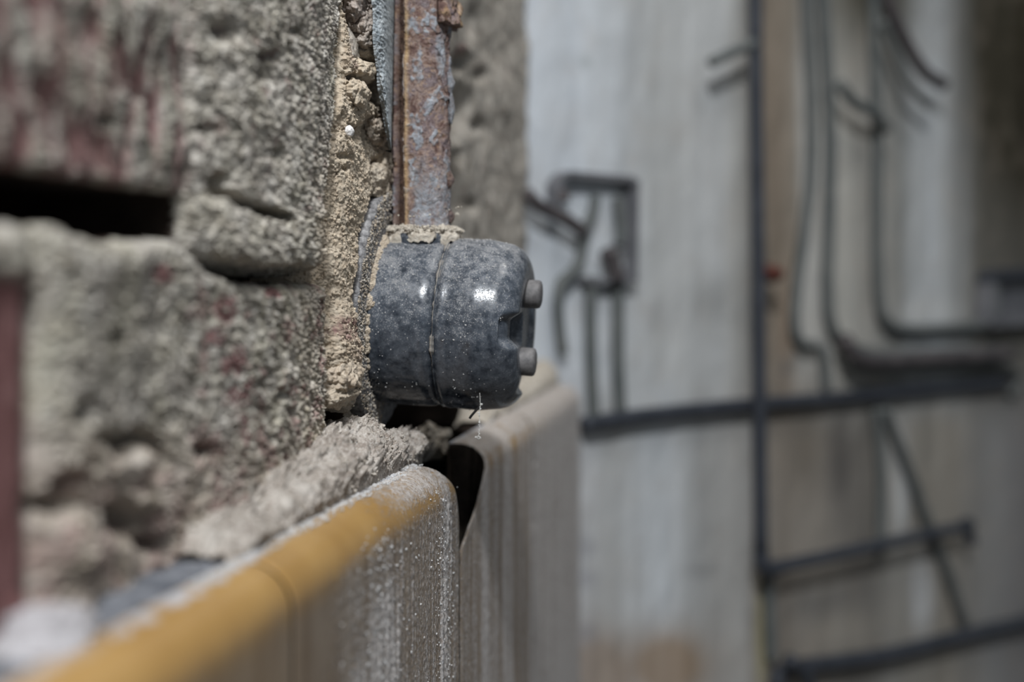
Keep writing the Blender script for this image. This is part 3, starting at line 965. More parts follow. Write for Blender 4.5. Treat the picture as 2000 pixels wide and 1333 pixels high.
def tile(s0, s1, ns, nf, seed, start=None, end=None, disp=True, nt=14, parent=trim):
    P = bullnose(nf, nt)
    n = np.tile(P[:, 0], (ns, 1)); z = np.tile(P[:, 1], (ns, 1))
    a = np.linspace(0, 1, ns)[:, None]
    A = s0 + (start(P[:, 1]) if start is not None else 0 * P[:, 1])[None, :]
    B = s1 + (end(P[:, 1], P[:, 0]) if end is not None else 0 * P[:, 1])[None, :]
    s = A + (B - A) * a
    # soft arrises at both ends
    d = np.minimum((s - A), (B - s))
    e = np.clip(d / 0.0006, 0, 1)
    rr = 0.0006 * (1 - np.sqrt(1 - (1 - e) ** 2))
    top = z > TT - TR
    tn = np.where(top, np.clip((n - (TF - TR)) / TR, 0, 1), 1.0)
    tz = np.where(top, np.sqrt(np.maximum(1 - tn ** 2, 0)), 0.0)
    px, py = pix(s, z, n)
    # limewash runs: vertical streaks on the face
    sx_ = s / 0.0032
    st = perlin(sx_, z / 0.05, seed=seed) + 0.6 * perlin(s / 0.0013, z / 0.03, seed=seed + 1)
    face = sstep(TT - 0.003, TT - 0.012, z)
    w1 = np.exp(-((s - s_of(750, TF)) / 0.030) ** 2) * sstep(-0.068, -0.090, z + 0.006 * st)
    w2 = np.exp(-((s - s_of(868, TF)) / 0.012) ** 2) * sstep(-0.060, -0.066, z)
    w3 = np.exp(-((s - s_of(690, TF)) / 0.010) ** 2) * sstep(-0.085, -0.11, z) * 0.8
    near = np.clip(w1 + w2 + w3, 0, 1)
    dust = near * (0.80 + 0.45 * st) + 0.20 * face * sstep(0.1, 0.6, st)
    # brick dust lying on the shoulder, and white mortar smear along the back edge
    shoulder = sstep(s_of(640, 0.022), s_of(790, 0.022), s) * (1 - face) * (0.78 + 0.25 * perlin(s / 0.006, n / 0.006 + z / 0.006, seed=seed + 15))
    dust = np.maximum(dust, shoulder)
    dust = np.maximum(dust, sstep(0.505, 0.54, s) * np.clip(0.58 + 0.8 * perlin(s / 0.012, z / 0.3, seed=seed + 20) + 0.35 * st + 0.40 * sstep(0.62, 0.8, s), 0, 1))
    dust = np.maximum(dust, 0.62 * sstep(s_of(600, TF), s_of(690, TF), s) * face * (0.75 + 0.5 * st))
    back = sstep(0.0205, 0.0165, n - 0.0035 * sstep(s_of(560, 0.02), s_of(480, 0.02), s) + 0.0022 * fbm(s / 0.006, s * 0, oct=3, seed=seed + 4))
    white = back * (z > TT - 0.004) * (0.62 + 0.45 * perlin(s / 0.009, n / 0.004, seed=seed + 6)) * (1 - 0.25 * sstep(s_of(360, 0.02), s_of(150, 0.02), s))
    white = np.maximum(white, np.clip(w2, 0, 1) * sstep(0.15, 0.7, st) * 0.7)
    sp = sstep(0.60, 0.72, perlin(s / 0.004, n / 0.004 + z / 0.004, seed=seed + 8))
    white = np.maximum(white, 0.7 * sp * (1 - face) * sstep(0.024, 0.019, n))
    veil = sstep(TT - 0.0055, TT - 0.016, z + 0.002 * st) * (0.78 + 0.16 * sstep(s_of(500, TF), s_of(640, TF), s))
    hh = 0
    if disp:
        hh = np.clip(dust, 0, 1) * (0.00055 * grains(s / 0.0011, z / 0.0011, seed + 11) + 0.0007 * np.abs(perlin(s / 0.0018, z / 0.004, seed=seed + 12)))
        hh = hh + 0.0012 * near * np.clip(st, 0, 1)
        hh = hh * sstep(0.0, 0.002, B - s)
    nn = n + (hh - rr) * tn
    zz_ = z + (hh - rr) * np.where(z > TT - TR, tz, 0)
    mk = np.stack([np.clip(dust, 0, 1), np.clip(white, 0, 1), np.clip(veil, 0, 1)], -1)
    K = len(P)
    v = Wp(s, nn, zz_).reshape(-1, 3)
    f = gridfaces(ns, K, wrap_v=True, flip=True)
    # end caps as fans
    c0 = v[:K].mean(0); c1 = v[-K:].mean(0)
    v = np.vstack([v, c0, c1])
    i = np.arange(K); j = (i + 1) % K
    o0 = ns * K
    f0 = np.stack([i, j, np.full(K, o0)], -1); f1 = np.stack([(ns - 1) * K + j, (ns - 1) * K + i, np.full(K, o0 + 1)], -1)
    mk = np.vstack([mk.reshape(-1, 3), mk[0].mean(0), mk[-1].mean(0)])
    o = link('tile', mesh('tile', v, [f, f0, f1], True, {'mk': mk}), M['tile'], parent)
    o.data.materials.append(M['body'])
    mi = np.zeros(len(f) + 2 * K, np.int32)
    mi[len(f):] = 1
    o.data.polygons.foreach_set('material_index', mi)
    return o


S1a, S1b = s_of(577, TF), s_of(897, TF)


def end1(z, n):
    # worn, rounded far end under the switch
    t = np.clip((z + 0.086) / 0.0255, 0, 1)
    return -0.020 * t ** 2.2


def start2(z):
    # corner knocked off: slanting break down to the joint
    t = np.clip((z + 0.093) / 0.0325, 0, 1)
    return 0.052 * np.interp(t, [0, 0.35, 0.7, 0.9, 1.0], [0, 0.62, 1.0, 1.03, 0.98])


S2a = S1b + 0.0035
tile(-0.058, S1a - 0.188, 30, 12, 301, disp=False)
tile(S1a - 0.186, S1a - 0.0018, 180, 60, 302, disp=False)
tile(S1a, S1b, 420, 330, 303, end=end1)
tile(S2a, S2a + 0.185, 140, 90, 304, start=start2, nt=20)
tile(S2a + 0.187, S_END + 0.012, 100, 60, 305)
# grout line between the near tiles and lower rows of plain tiles
def slab(s0, s1, n0, n1, z0, z1, name, mat, parent):
    r = 0.0015
    prof = [(n0, z0), (n1 - r, z0), (n1, z0 + r), (n1, z1 - r), (n1 - r, z1), (n0, z1)]
    v = []
    for q in (s0, s1):
        v += [Wp(q, n_, z_) for n_, z_ in prof]
    k = len(prof)
    i = np.arange(k); j = (i + 1) % k
    f = np.stack([i, j, j + k, i + k], -1)
    v += [Wp(s0, (n0 + n1) / 2, (z0 + z1) / 2), Wp(s1, (n0 + n1) / 2, (z0 + z1) / 2)]
    f0 = np.stack([j, i, np.full(k, 2 * k)], -1); f1 = np.stack([i + k, j + k, np.full(k, 2 * k + 1)], -1)
    at = {'mk': np.tile(np.array([[0.2, 0.0, 0.9]]), (len(v), 1))}
    return link(name, mesh(name, np.array(v), [f, f0, f1], False, at), mat, parent)


for q in (S1a - 0.0010, S1a - 0.187):
    P_ = bullnose(20)
    ns = 3
    sq = np.linspace(q - 0.0009, q + 0.0009, ns)[:, None] + 0 * P_[None, :, 0]
    v = Wp(sq, np.where(P_[None, :, 0] > 0.016, P_[None, :, 0] - 0.0012, P_[None, :, 0]) + 0 * sq, P_[None, :, 1] - 0.0011 + 0 * sq).reshape(-1, 3)
    link('grout', mesh('grout', v, gridfaces(ns, len(P_), flip=True), True), M['bed'], trim)
edges = [-0.058, S1a - 0.187, S1a - 0.0009, S2a - 0.001, S2a + 0.186, S_END]
for r in range(4):
    z1 = -0.2525 - r * 0.192
    for s0, s1 in zip(edges[:-1], edges[1:]):
        slab(s0 + 0.001, s1 - 0.001, 0.0125, TF, z1 - 0.190, z1, 'tile', M['tile'], trim)

# mortar bed lying behind and on top of the tiles
def bed(name, s0, s1, ns, nt, top, front, seed, marks, amp=1.0, parent=wall, zb=-0.098, mat=None, n0=-0.03):
    a = np.linspace(0, 1, ns)[:, None]
    th = np.linspace(0, 1, nt)[None, :]
    s = s0 + (s1 - s0) * a + 0 * th
    zt = top(s); nf = front(s)
    # profile: from the wall (n=-0.03) over the crest and down the front to the tile top
    cn = nf - 0.011
    n = np.where(th < 0.25, n0 + (cn - n0) * th / 0.25, np.where(th < 0.8, cn + (nf - cn) * np.sin(np.clip((th - 0.25) / 0.55, 0, 1) * np.pi / 2), nf - 0.0015 * (th - 0.8) / 0.2))
    zc = np.where(th < 0.25, zt - 0.003 * (1 - th / 0.25), np.where(th < 0.8, (TT - 0.001) + (zt - TT + 0.001) * np.cos(np.clip((th - 0.25) / 0.55, 0, 1) * np.pi / 2) ** 0.8, TT - 0.001 + ((zb(s) if callable(zb) else zb) - TT) * (th - 0.8) / 0.2))
    fade = sstep(0, 0.03, a) * sstep(1, 0.97, a) * sstep(0.8, 0.72, th)
    d = amp * (coarse_grain(s, zc + n, seed, 1.25) + 0.0036 * fbm(s / 0.012, (zc + n) / 0.010, oct=3, seed=seed + 8)) * (0.25 + 0.75 * fade)
    bx, by = pix(s, zc, n)
    for cx, cy, rx, ry, dd in [(585, 928, 34, 13, .007), (640, 900, 20, 12, .006), (520, 985, 16, 14, .004), (690, 880, 10, 16, .003), (560, 1010, 12, 8, .003)]:
        d = d - dd * gauss(bx + 8 * perlin(bx / 14, by / 14, seed=77), by, cx, cy, rx, ry)
    n2 = n + d * 0.7 * sstep(0.82, 0.7, th); z2 = zc + d * 0.8 * sstep(0.82, 0.7, th)
    v = Wp(s + 0.0006 * fbm(s / 0.003, zc / 0.003, oct=2, seed=seed + 30), n2, z2).reshape(-1, 3)
    f = gridfaces(ns, nt, flip=True)
    i = np.arange(nt - 1)
    c0 = v[:nt].mean(0); c1 = v[-nt:].mean(0)
    k = len(v)
    f0 = np.stack([i, i + 1, np.full(nt - 1, k)], -1); f1 = np.stack([(ns - 1) * nt + i + 1, (ns - 1) * nt + i, np.full(nt - 1, k + 1)], -1)
    v = np.vstack([v, c0, c1])
    m = np.tile(np.asarray(marks, float), (len(v), 1))
    o = link(name, mesh(name, v, [f, f0, f1], True, {'mk': m}), mat or M['mortar'], parent)
    o.data.materials.append(M['deep_shade'])  # end caps painted dark as the shade of the void
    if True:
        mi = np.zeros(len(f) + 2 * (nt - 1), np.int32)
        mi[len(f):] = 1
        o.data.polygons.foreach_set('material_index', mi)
    return o, (s, n2, z2)


SP = [377, 395, 440, 500, 560, 600, 640, 665, 700, 712, 735, 760, 790, 815, 832]
TPY = [1075, 1038, 1010, 962, 915, 888, 860, 848, 828, 829, 846, 852, 853, 868, 905]
ss_ = np.array([s_of(q, 0.006) for q in SP])
zt_ = np.array([z_of(y, q, 0.006) for q, y in zip(SP, TPY)])


def bed_front(s):
    return 0.0165 - 0.007 * sstep(S1b - 0.004, S1b + 0.03, s) + 0.0006 * fbm(s / 0.008, s * 0, oct=3, seed=401)


o, (bs, bn, bz) = bed('mortar_bed', ss_[0] - 0.002, ss_[-1], 420, 150, lambda s: np.interp(s, ss_, zt_) - 0.0006, bed_front, 402, (0.10, 0.03, 0.0), 1.5, zb=lambda s: np.interp(s, [S1b - 0.022, S1b - 0.010, S1b + 0.05], [-0.098, -0.064, -0.0615]))
rng = np.random.default_rng(12)
k = rng.random(bs.shape) < 0.05
kp = Wp(bs[k], bn[k], bz[k])
specks('mortar_grains', kp, 0.00022 + 0.0005 * rng.random(len(kp)) ** 2.5, M['mortar'], wall, 5, mk=np.tile([[0.05, 0.15, 0.0]], (len(kp), 1)))
bed('mortar_bed', s_of(-600, 0.006), ss_[0] + 0.001, 160, 60, lambda s: -0.0615 + 0.002 * fbm(s / 0.012, s * 0, oct=2, seed=404), lambda s: bed_front(s) - 0.002, 405, (0, 0, 0), 0.6, mat=M['bed'])
bed('mortar_bed', S1b + 0.130, S_END + 0.01, 200, 60, lambda s: np.interp(s, [S1b + 0.130, S1b + 0.145, 0.70, 0.79, 0.84, 0.89], [-0.060, -0.0505, -0.052, -0.052, -0.049, -0.045]) + 0.002 * fbm(s / 0.02, s * 0, oct=2, seed=406),
    lambda s: 0.017 + 0 * s, 407, (0, 0.25, 0.1), 0.8, n0=0.002)
rock('mortar_lump', Wp(s_of(842, 0.004), 0.004, -0.0625), AX, (0.0065, 0.006, 0.0055), 88, M['mortar'], wall, 0.35, 0.14, 0.0011, (0, 0.2, 0.1))

# crumbs along the back edge of the tile
k = 900
sq = S1a - 0.03 + (S1b - S1a + 0.012) * rng.random(k)
nq = 0.0168 + 0.0045 * rng.random(k) ** 2.2
specks('mortar_crumbs', Wp(sq, nq, np.full(k, TT + 0.0002)), 0.00018 + 0.00045 * rng.random(k) ** 3, M['speck'], trim, 6)
k = 5200
sq = s_of(640, TF) + (S1b - 0.003 - s_of(640, TF)) * rng.random(k) ** 0.7
zq = -0.066 - 0.085 * rng.random(k)
ok = rng.random(k) < np.clip(np.exp(-((sq - s_of(742, TF)) / 0.020) ** 2) + np.exp(-((sq - s_of(868, TF)) / 0.010) ** 2) + 0.08, 0, 1) * sstep(-0.062, -0.075, zq)
sq, zq = sq[ok], zq[ok]
nq = np.where(zq > TT - TR, TF - TR + np.sqrt(np.maximum(TR ** 2 - (zq - TT + TR) ** 2, 0)), TF)
specks('dried_splashes', Wp(sq, nq + 0.0001, zq), 0.00010 + 0.00042 * rng.random(len(sq)) ** 3, M['speck'], trim, 7)

# ================================================================== THINGS
# ---------------------------------------------------------------- loose chunk, bottom left
c = Wp(s_of(100, 0.012), 0.010, -0.0615)
o = rock('mortar_chunk', c, AX, (0.0130, 0.0075, 0.0060), 55, M['chunk'], None, 0.28, 0.08, 0.0011, local=True)
tag(o, 'blurred pale mortar chunk resting behind the near end of the ochre tiles', 'mortar chunk')

# ---------------------------------------------------------------- rotary switch
SWS, SWZ = 0.513, -0.0106
ti = math.radians(3.2)
A_ = math.cos(ti) * N - math.sin(ti) * Z
V_ = math.cos(ti) * Z + math.sin(ti) * N
T_ = U
P0 = Wp(SWS, 0.0, SWZ)


def sw(a, t, v):
    a = np.asarray(a, float)[..., None]; t = np.asarray(t, float)[..., None]; v = np.asarray(v, float)[..., None]
    return a * A_ + t * T_ + v * V_


root = thing('light_switch', 'round black glazed surface switch with dusty two-piece body and two bolts on its face', 'switch', tuple(P0))


def lathe(name, prof, mat, parent, seg=200, fn=None, n=None):
    prof = np.asarray(prof, float)
    th = np.linspace(0, 2 * np.pi, seg, endpoint=False)
    a = prof[:, 0][:, None] + 0 * th[None]
    r = prof[:, 1][:, None] + 0 * th[None]
    t = r * np.cos(th)[None]; v = r * np.sin(th)[None]
    if fn:
        a, t, v = fn(a, t, v, r, th[None] + 0 * r)
    P = sw(a, t, v).reshape(-1, 3)
    f = gridfaces(len(prof), seg, wrap_v=True)
    return link(name, mesh(name, P, f, True), mat, parent)


def dense(pts, n=60):
    pts = np.asarray(pts, float)
    d = np.concatenate([[0], np.cumsum(np.hypot(*np.diff(pts, axis=0).T))])
    q = np.linspace(0, d[-1], n)
    return np.stack([np.interp(q, d, pts[:, 0]), np.interp(q, d, pts[:, 1])], -1)


# mounting plate: a thick gritty disc, slightly taller than wide, half buried in mortar
def plate_fn(a, t, v, r, th):
    k = 1 + 0.02 * fbm(np.cos(th) * 2.2, np.sin(th) * 2.2, oct=3, seed=501) * sstep(0.02, 0.04, r)
    v2 = v * k * (1 + 0.06 * (v > 0)) + 0.0015
    h = 0.00055 * grains(t / 0.0010, v / 0.0010, 502) + 0.0006 * fbm(t / 0.005, v / 0.005, oct=3, seed=503)
    return a + h * sstep(-0.002, 0.002, a), t * k, v2


pr = dense([(-0.012, 0.0400), (0.0000, 0.0412), (0.0026, 0.0414), (0.0036, 0.0405), (0.0040, 0.0385), (0.0041, 0.030), (0.0041, 0.0)], 90)
lathe('mounting_plate', pr, M['plate'], root, 360, plate_fn)

pr = [(0.0020, 0.0), (0.0020, 0.0280), (0.0030, 0.0292), (0.0045, 0.0297), (0.010, 0.0300), (0.016, 0.0300), (0.0215, 0.0298), (0.0238, 0.0295), (0.0252, 0.0289), (0.0260, 0.0280), (0.0263, 0.0268), (0.0263, 0.0)]
lathe('rear_housing', pr, M['black'], root, 220)

# front cover, rounded towards its face, with a finger notch across the near rim
pr = [(0.0268, 0.0), (0.0268, 0.0272), (0.0271, 0.0286), (0.0279, 0.0295), (0.0288, 0.02992), (0.0300, 0.02985), (0.0312, 0.02978), (0.0330, 0.0299), (0.0360, 0.03005), (0.0400, 0.0300), (0.0430, 0.0296)]
pr += [(0.0450 + 0.0095 * math.sin(t), 0.0200 + 0.0092 * math.cos(t)) for t in np.linspace(0.12, math.pi / 2, 22)]
pr += [(0.0545, q) for q in np.linspace(0.0190, 0.0, 26)]


def cover_fn(a, t, v, r, th):
    # shallow dish inside the rim
    a = a - 0.0012 * sstep(0.0175, 0.0155, r) * (a > 0.05)
    near = sstep(0.0065, 0.0025, np.abs(v + 0.0005)) * sstep(-0.0025, -0.0050, t)
    cut = near * sstep(0.0485, 0.0520, a)
    a = a - 0.0034 * cut
    # second, smaller scallop low on the rim
    lo = sstep(0.0045, 0.002, np.abs(v + 0.0195)) * sstep(0.050, 0.053, a) * sstep(-0.012, 0.0, t)
    a = a - 0.0025 * lo
    return a, t, v


cover = lathe('cover', spline(pr, 5), M['black'], root, 300, cover_fn)

# mortar dust caught in the seam
th = np.linspace(0, 2 * np.pi, 420, endpoint=False)
ph = np.linspace(0, 2 * np.pi, 8, endpoint=False)
nz_ = fbm(np.cos(th) * 9, np.sin(th) * 9, oct=3, seed=601)
# near side is cos = -1; top is sin = +1
rt = 0.00015 + 0.0009 * nz_ + 0.00055 * sstep(0.1, 0.9, np.sin(th)) + 0.0012 * np.exp(-((th - np.pi - 0.28) / 0.10) ** 2) - 0.0012 * np.exp(-((th - np.pi - 0.75) / 0.25) ** 2)
rt = np.clip(rt, 0.0001, 0.003)
RR = 0.0284 + 0 * th
am = 0.0266 + rt[:, None] * np.cos(ph)[None]
rm_ = RR[:, None] + rt[:, None] * np.sin(ph)[None] * 0.9
P = sw(am, rm_ * np.cos(th)[:, None], rm_ * np.sin(th)[:, None]).reshape(-1, 3)
link('seam_dust', mesh('seam_dust', P, gridfaces(len(th), 8, True, True, True), True), M['seam'], root)

# sand lodged between plate and housing, and heaped round the inlet collar
rng = np.random.default_rng(33)
k = 5200
th = np.radians(70 + 150 * rng.random(k))
wd = np.clip(0.0009 + 0.0026 * fbm(np.cos(th) * 7, np.sin(th) * 7, oct=3, seed=611) + 0.0016 * sstep(150, 95, np.degrees(th)), 0, 0.006) * sstep(222, 200, np.degrees(th))
rr = 0.0296 + wd * rng.random(k) ** 1.3
aa = 0.0042 + np.clip(wd - (rr - 0.0296), 0, 1) * (0.5 + 0.5 * rng.random(k))
ok = wd > 0.0006
pts = sw(aa, rr * np.cos(th), rr * np.sin(th))[ok]
rad = (0.00022 + 0.00042 * rng.random(k) ** 2)[ok]
m1 = np.stack([0 * rad, 0.55 + 0.4 * rng.random(len(rad)), 0 * rad], -1)
specks('lodged_sand', pts, rad, M['mortar'], root, 19, mk=m1)

k = 5200
th = np.radians(95 + 175 * rng.random(k)); rr = 0.031 + 0.0108 * rng.random(k) ** 0.8
ok = rng.random(k) < np.clip(0.45 + 1.1 * perlin(th * 9, rr / 0.003, seed=615), 0.05, 1)
pv = rr * np.sin(th)
pts = sw(0.0044 + 0 * rr, rr * np.cos(th), pv * (1 + 0.06 * (pv > 0)) + 0.0015)[ok]
m1 = np.stack([0 * th, 0.15 + 0.75 * (rng.random(k) < 0.25), 0 * th], -1)[ok]
specks('plate_grains', pts, 0.00012 + 0.00036 * rng.random(len(pts)) ** 2, M['mortar'], root, 25, mk=m1)

# two bolts on the face
def bolt(tc_, vc_, h0, h1, R=0.0050, rot=0.0):
    seg = 36
    prof = np.array([(h0, R * 0.96), (h0 + 0.0004, R), (h1 - 0.0013, R), (h1 - 0.0006, R * 0.93), (h1 - 0.0002, R * 0.72), (h1, R * 0.3), (h1, 0.0)])
    th = np.linspace(0, 2 * np.pi, seg, endpoint=False)
    a = prof[:, 0][:, None] + 0 * th
    k = 1 - 0.035 * np.maximum(0, np.cos(3 * th + rot)) ** 2
    t = tc_ + prof[:, 1][:, None] * np.cos(th) * k
    v = vc_ + prof[:, 1][:, None] * np.sin(th) * k
    a = a + 0.00012 * perlin(t / 0.0012, v / 0.0012, seed=77)
    return link('bolt', mesh('bolt', sw(a, t, v).reshape(-1, 3), gridfaces(len(prof), seg, wrap_v=True), True), M['bolt'], cover)


bolt(-0.0005, 0.0118, 0.0500, 0.0592)
bolt(-0.0030, -0.0118, 0.0500, 0.0588, rot=1.0)

# inlet collar around the conduit, buried under fallen dust
PN = 0.0165                                   # conduit axis off the wall
pc = Wp(SWS, PN, 0.0) - P0
seg = 90
prof = np.array([(0.0255, 0.0130), (0.0280, 0.0133), (0.0300, 0.0134), (0.0309, 0.0131), (0.0312, 0.0122), (0.0313, 0.0)])
th = np.linspace(0, 2 * np.pi, seg, endpoint=False)
zc_ = prof[:, 0][:, None] + 0 * th - 0.0118
P = pc + (prof[:, 1][:, None] * np.cos(th))[..., None] * U + (prof[:, 1][:, None] * np.sin(th))[..., None] * N + zc_[..., None] * Z
link('inlet_collar', mesh('inlet_collar', P.reshape(-1, 3), gridfaces(len(prof), seg, wrap_v=True), True), M['black'], root)
ns_, nr_ = 260, 60
th = np.linspace(0, 2 * np.pi, ns_, endpoint=False)[:, None]
q = np.linspace(0, 1, nr_)[None]
cx_, cy_ = np.cos(th), np.sin(th)
r_ = 0.0100 + 0.0044 * np.clip(q / 0.7, 0, 1) + 0.0022 * fbm(cx_ * 2.6, cy_ * 2.6, oct=3, seed=703) * np.clip(q / 0.5, 0, 1)
hh = 0.0200 + 0.0016 * fbm(cx_ * 2.5 + r_ * 160, cy_ * 2.5, oct=4, seed=701) + 0.0022 * (1 - q) ** 2 - 0.0042 * (1 + 0.9 * fbm(cx_ * 3, cy_ * 3, oct=3, seed=706)) * np.clip((q - 0.35) / 0.65, 0, 1) ** 1.3
hh = hh + 0.0006 * grains(r_ * cx_ / 0.0009, r_ * cy_ / 0.0009, 702)
r2 = r_ + 0.0005 * fbm(cx_ * 9, cy_ * 9, q * 6, oct=3, seed=704) * q
P = pc + (r2 * np.cos(th))[..., None] * U + (r2 * np.sin(th))[..., None] * N + hh[..., None] * Z
link('collar_dust', mesh('collar_dust', P.reshape(-1, 3), gridfaces(ns_, nr_, wrap_u=True, flip=True), True), M['dust'], root)
k = 1800
th = 2 * np.pi * rng.random(k); rr = 0.0105 + 0.0075 * rng.random(k)
hz = np.where(rr < 0.0150, 0.0212 + 0.0006 * rng.random(k) - 0.5 * np.clip(rr - 0.0125, 0, 1), 0.0195)
yy = rr * np.cos(th)
hz = np.where(rr > 0.0150, SWZ + 0.03 * np.cos(np.arcsin(np.clip(yy / 0.03, -1, 1))) + 0.0106 - 0.0012 * (rr > 0), hz)
ok = (rr < 0.0155) | (PN + rr * np.sin(th) < 0.045) & (PN + rr * np.sin(th) > 0.004)
pts = (pc + yy[:, None] * U + (rr * np.sin(th))[:, None] * N + (hz - 0.0000)[:, None] * Z)[ok & (rr < 0.0152)]
specks('collar_grains', pts, 0.00018 + 0.0005 * rng.random(len(pts)) ** 2.2, M['dust'], root, 23)

# dust lying on the body: thick on top, speckled down the flanks
rng = np.random.default_rng(21)
k = 17000
th = rng.random(k) * 2 * np.pi
aa = 0.0035 + 0.0475 * rng.random(k)
upw = np.sin(th)
cl = perlin(aa / 0.004, th * 6, seed=31)
ok = (rng.random(k) < np.clip(0.16 + 0.75 * sstep(0.55, 1.0, upw) + 0.15 * (upw > -0.2), 0, 1) * np.clip(0.55 + 1.2 * cl, 0.04, 1)) & (np.abs(aa - 0.0265) > 0.0009)
th, aa = th[ok], aa[ok]
pr_ = dense([(0.0030, 0.0292), (0.0045, 0.0297), (0.010, 0.0300), (0.0215, 0.0298), (0.0252, 0.0289), (0.0262, 0.027), (0.0279, 0.0292), (0.0320, 0.03005), (0.0400, 0.0300), (0.0430, 0.0296), (0.0478, 0.0287), (0.0512, 0.0270)], 200)
rr = np.interp(aa, pr_[:, 0], pr_[:, 1])
pts = sw(aa, rr * np.cos(th), rr * np.sin(th))
specks('dust_specks', pts, 0.00006 + 0.00024 * rng.random(len(pts)) ** 3, M['speck'], root, 9)

# ---------------------------------------------------------------- rusty conduit
pz0, pz1 = 0.0150, 0.42
cb = Wp(SWS, PN, pz0)
cond = thing('conduit', 'rusty flaking steel conduit running up the wall from the black switch', 'conduit', tuple(cb))
RP = 0.0103
na, nzv = 260, 560
zv = np.concatenate([np.linspace(pz0, 0.125, 500), np.linspace(0.127, pz1, 60)])
phi = np.linspace(-np.pi, np.pi, na, endpoint=False)
ZZ, PH = np.meshgrid(zv, phi, indexing='ij')
# phi = 0 faces the room side the photo looks from, +90 deg = towards the room
d0 = np.array([0.12, -0.99, 0.0]); d0 /= np.linalg.norm(d0)
d1 = np.array([-d0[1], d0[0], 0.0])
deg = np.degrees(PH)
wgl = 2.5 * fbm(ZZ / 0.02, ZZ * 0, oct=3, seed=811)
gro = sstep(-78, -70, deg + wgl) * sstep(-40, -47, deg + wgl)
rid = np.exp(-((deg + wgl * 0.6 + 34) / 4.5) ** 2)
pxx = RP * PH
pl = perlin(pxx / 0.006, ZZ / 0.008, seed=821) + 0.5 * perlin(pxx / 0.0025, ZZ / 0.003, seed=822)
pl = np.floor(pl * 3.2) / 3.2
crk = sstep(0.06, 0.0, np.abs(perlin(pxx / 0.007 + 0.4 * perlin(pxx / 0.002, ZZ / 0.002, seed=5), ZZ / 0.009, seed=824)))
R_ = RP - 0.0020 * gro + 0.00055 * rid + 0.0006 * pl + 0.00022 * fbm(pxx / 0.002, ZZ / 0.002, oct=3, seed=823) - 0.0006 * crk * (1 - gro) * sstep(0.1, 0.4, perlin(pxx / 0.012, ZZ / 0.012, seed=826))
flk = sstep(0.10, 0.26, perlin(pxx / 0.0055, ZZ / 0.008, seed=831) + 0.5 * perlin(pxx / 0.0017, ZZ / 0.002, seed=832)) * (1 - gro)
flk = np.maximum(flk, sstep(0.0, 0.4, gauss(deg, ZZ, 40, 0.082, 16, 0.009) + 0.3 * perlin(pxx / 0.002, ZZ / 0.002, seed=833) - 0.3))
flk = np.maximum(flk, 0.8 * sstep(0.047, 0.036, ZZ + 0.006 * perlin(pxx / 0.004, ZZ / 0.01, seed=834)) * sstep(-25, -10, deg))
R_ = R_ + 0.0003 * flk
x_ = R_ * np.sin(PH); y_ = R_ * np.cos(PH)
P = y_[..., None] * d0 + x_[..., None] * d1 + (ZZ - pz0)[..., None] * Z
mk = np.stack([np.clip(flk, 0, 1) * 0.9, np.clip(rid * (0.75 + 0.6 * perlin(pxx * 0, ZZ / 0.006, seed=835)), 0, 1), np.clip(np.maximum(gro, 0.75 * crk * sstep(-0.1, 0.3, perlin(pxx / 0.012, ZZ / 0.012, seed=826)) + 0.5 * sstep(0.25, 0.5, perlin(pxx / 0.004, ZZ / 0.010, seed=838))), 0, 1)], -1)
link('tube', mesh('tube', P.reshape(-1, 3), gridfaces(len(zv), na, wrap_v=True, flip=True), True, {'mk': mk.reshape(-1, 3)}), M['rust'], cond)
# remains of a clip near the top: a corroded half strap with a lug
na, nz_ = 90, 60
aa, bb = ab(na, nz_)
ang = np.radians(28 + 92 * aa)
zc = 0.0928 + 0.0030 * fbm(aa * 3, aa * 0, oct=3, seed=841) + 0.024 * bb
rc = RP + 0.0024 + 0.0017 * fbm(aa * 4, bb * 6, oct=5, seed=842) + 0.0012 * np.exp(-((bb) / 0.2) ** 2)
rc = rc + 0.0015 * sstep(0.55, 0.9, aa)
outer = (rc * np.cos(ang))[..., None] * d0 + (rc * np.sin(ang))[..., None] * d1 + (zc - pz0)[..., None] * Z
ri = RP + 0.0001 + 0 * rc
inner = (ri * np.cos(ang))[..., None] * d0 + (ri * np.sin(ang))[..., None] * d1 + (zc - pz0)[..., None] * Z
v = np.vstack([outer.reshape(-1, 3), inner.reshape(-1, 3)])
f1 = gridfaces(na, nz_)
f2 = gridfaces(na, nz_, flip=True) + na * nz_
i = np.arange(na - 1) * nz_
b1 = np.stack([i, i + nz_, i + nz_ + na * nz_, i + na * nz_], -1)[:, ::-1]
j = np.arange(na - 1) * nz_ + nz_ - 1
b2 = np.stack([j, j + nz_, j + nz_ + na * nz_, j + na * nz_], -1)
q = np.arange(nz_ - 1); b3 = np.stack([q, q + 1, q + 1 + na * nz_, q + na * nz_], -1)
q = q + (na - 1) * nz_; b4 = np.stack([q, q + 1, q + 1 + na * nz_, q + na * nz_], -1)[:, ::-1]
och = np.clip(0.5 * sstep(0.1, 0.5, fbm(aa * 6, bb * 5, oct=3, seed=845)) + 0.5 * np.exp(-((aa - 0.75) / 0.2) ** 2 - (bb / 0.5) ** 2), 0, 1).ravel()
mk = np.stack([0 * och, och, 0 * och], -1)
link('clip', mesh('clip', v, [f1, f2, b1, b2, b3, b4], True, {'mk': np.vstack([mk, mk])}), M['rust'], cond)
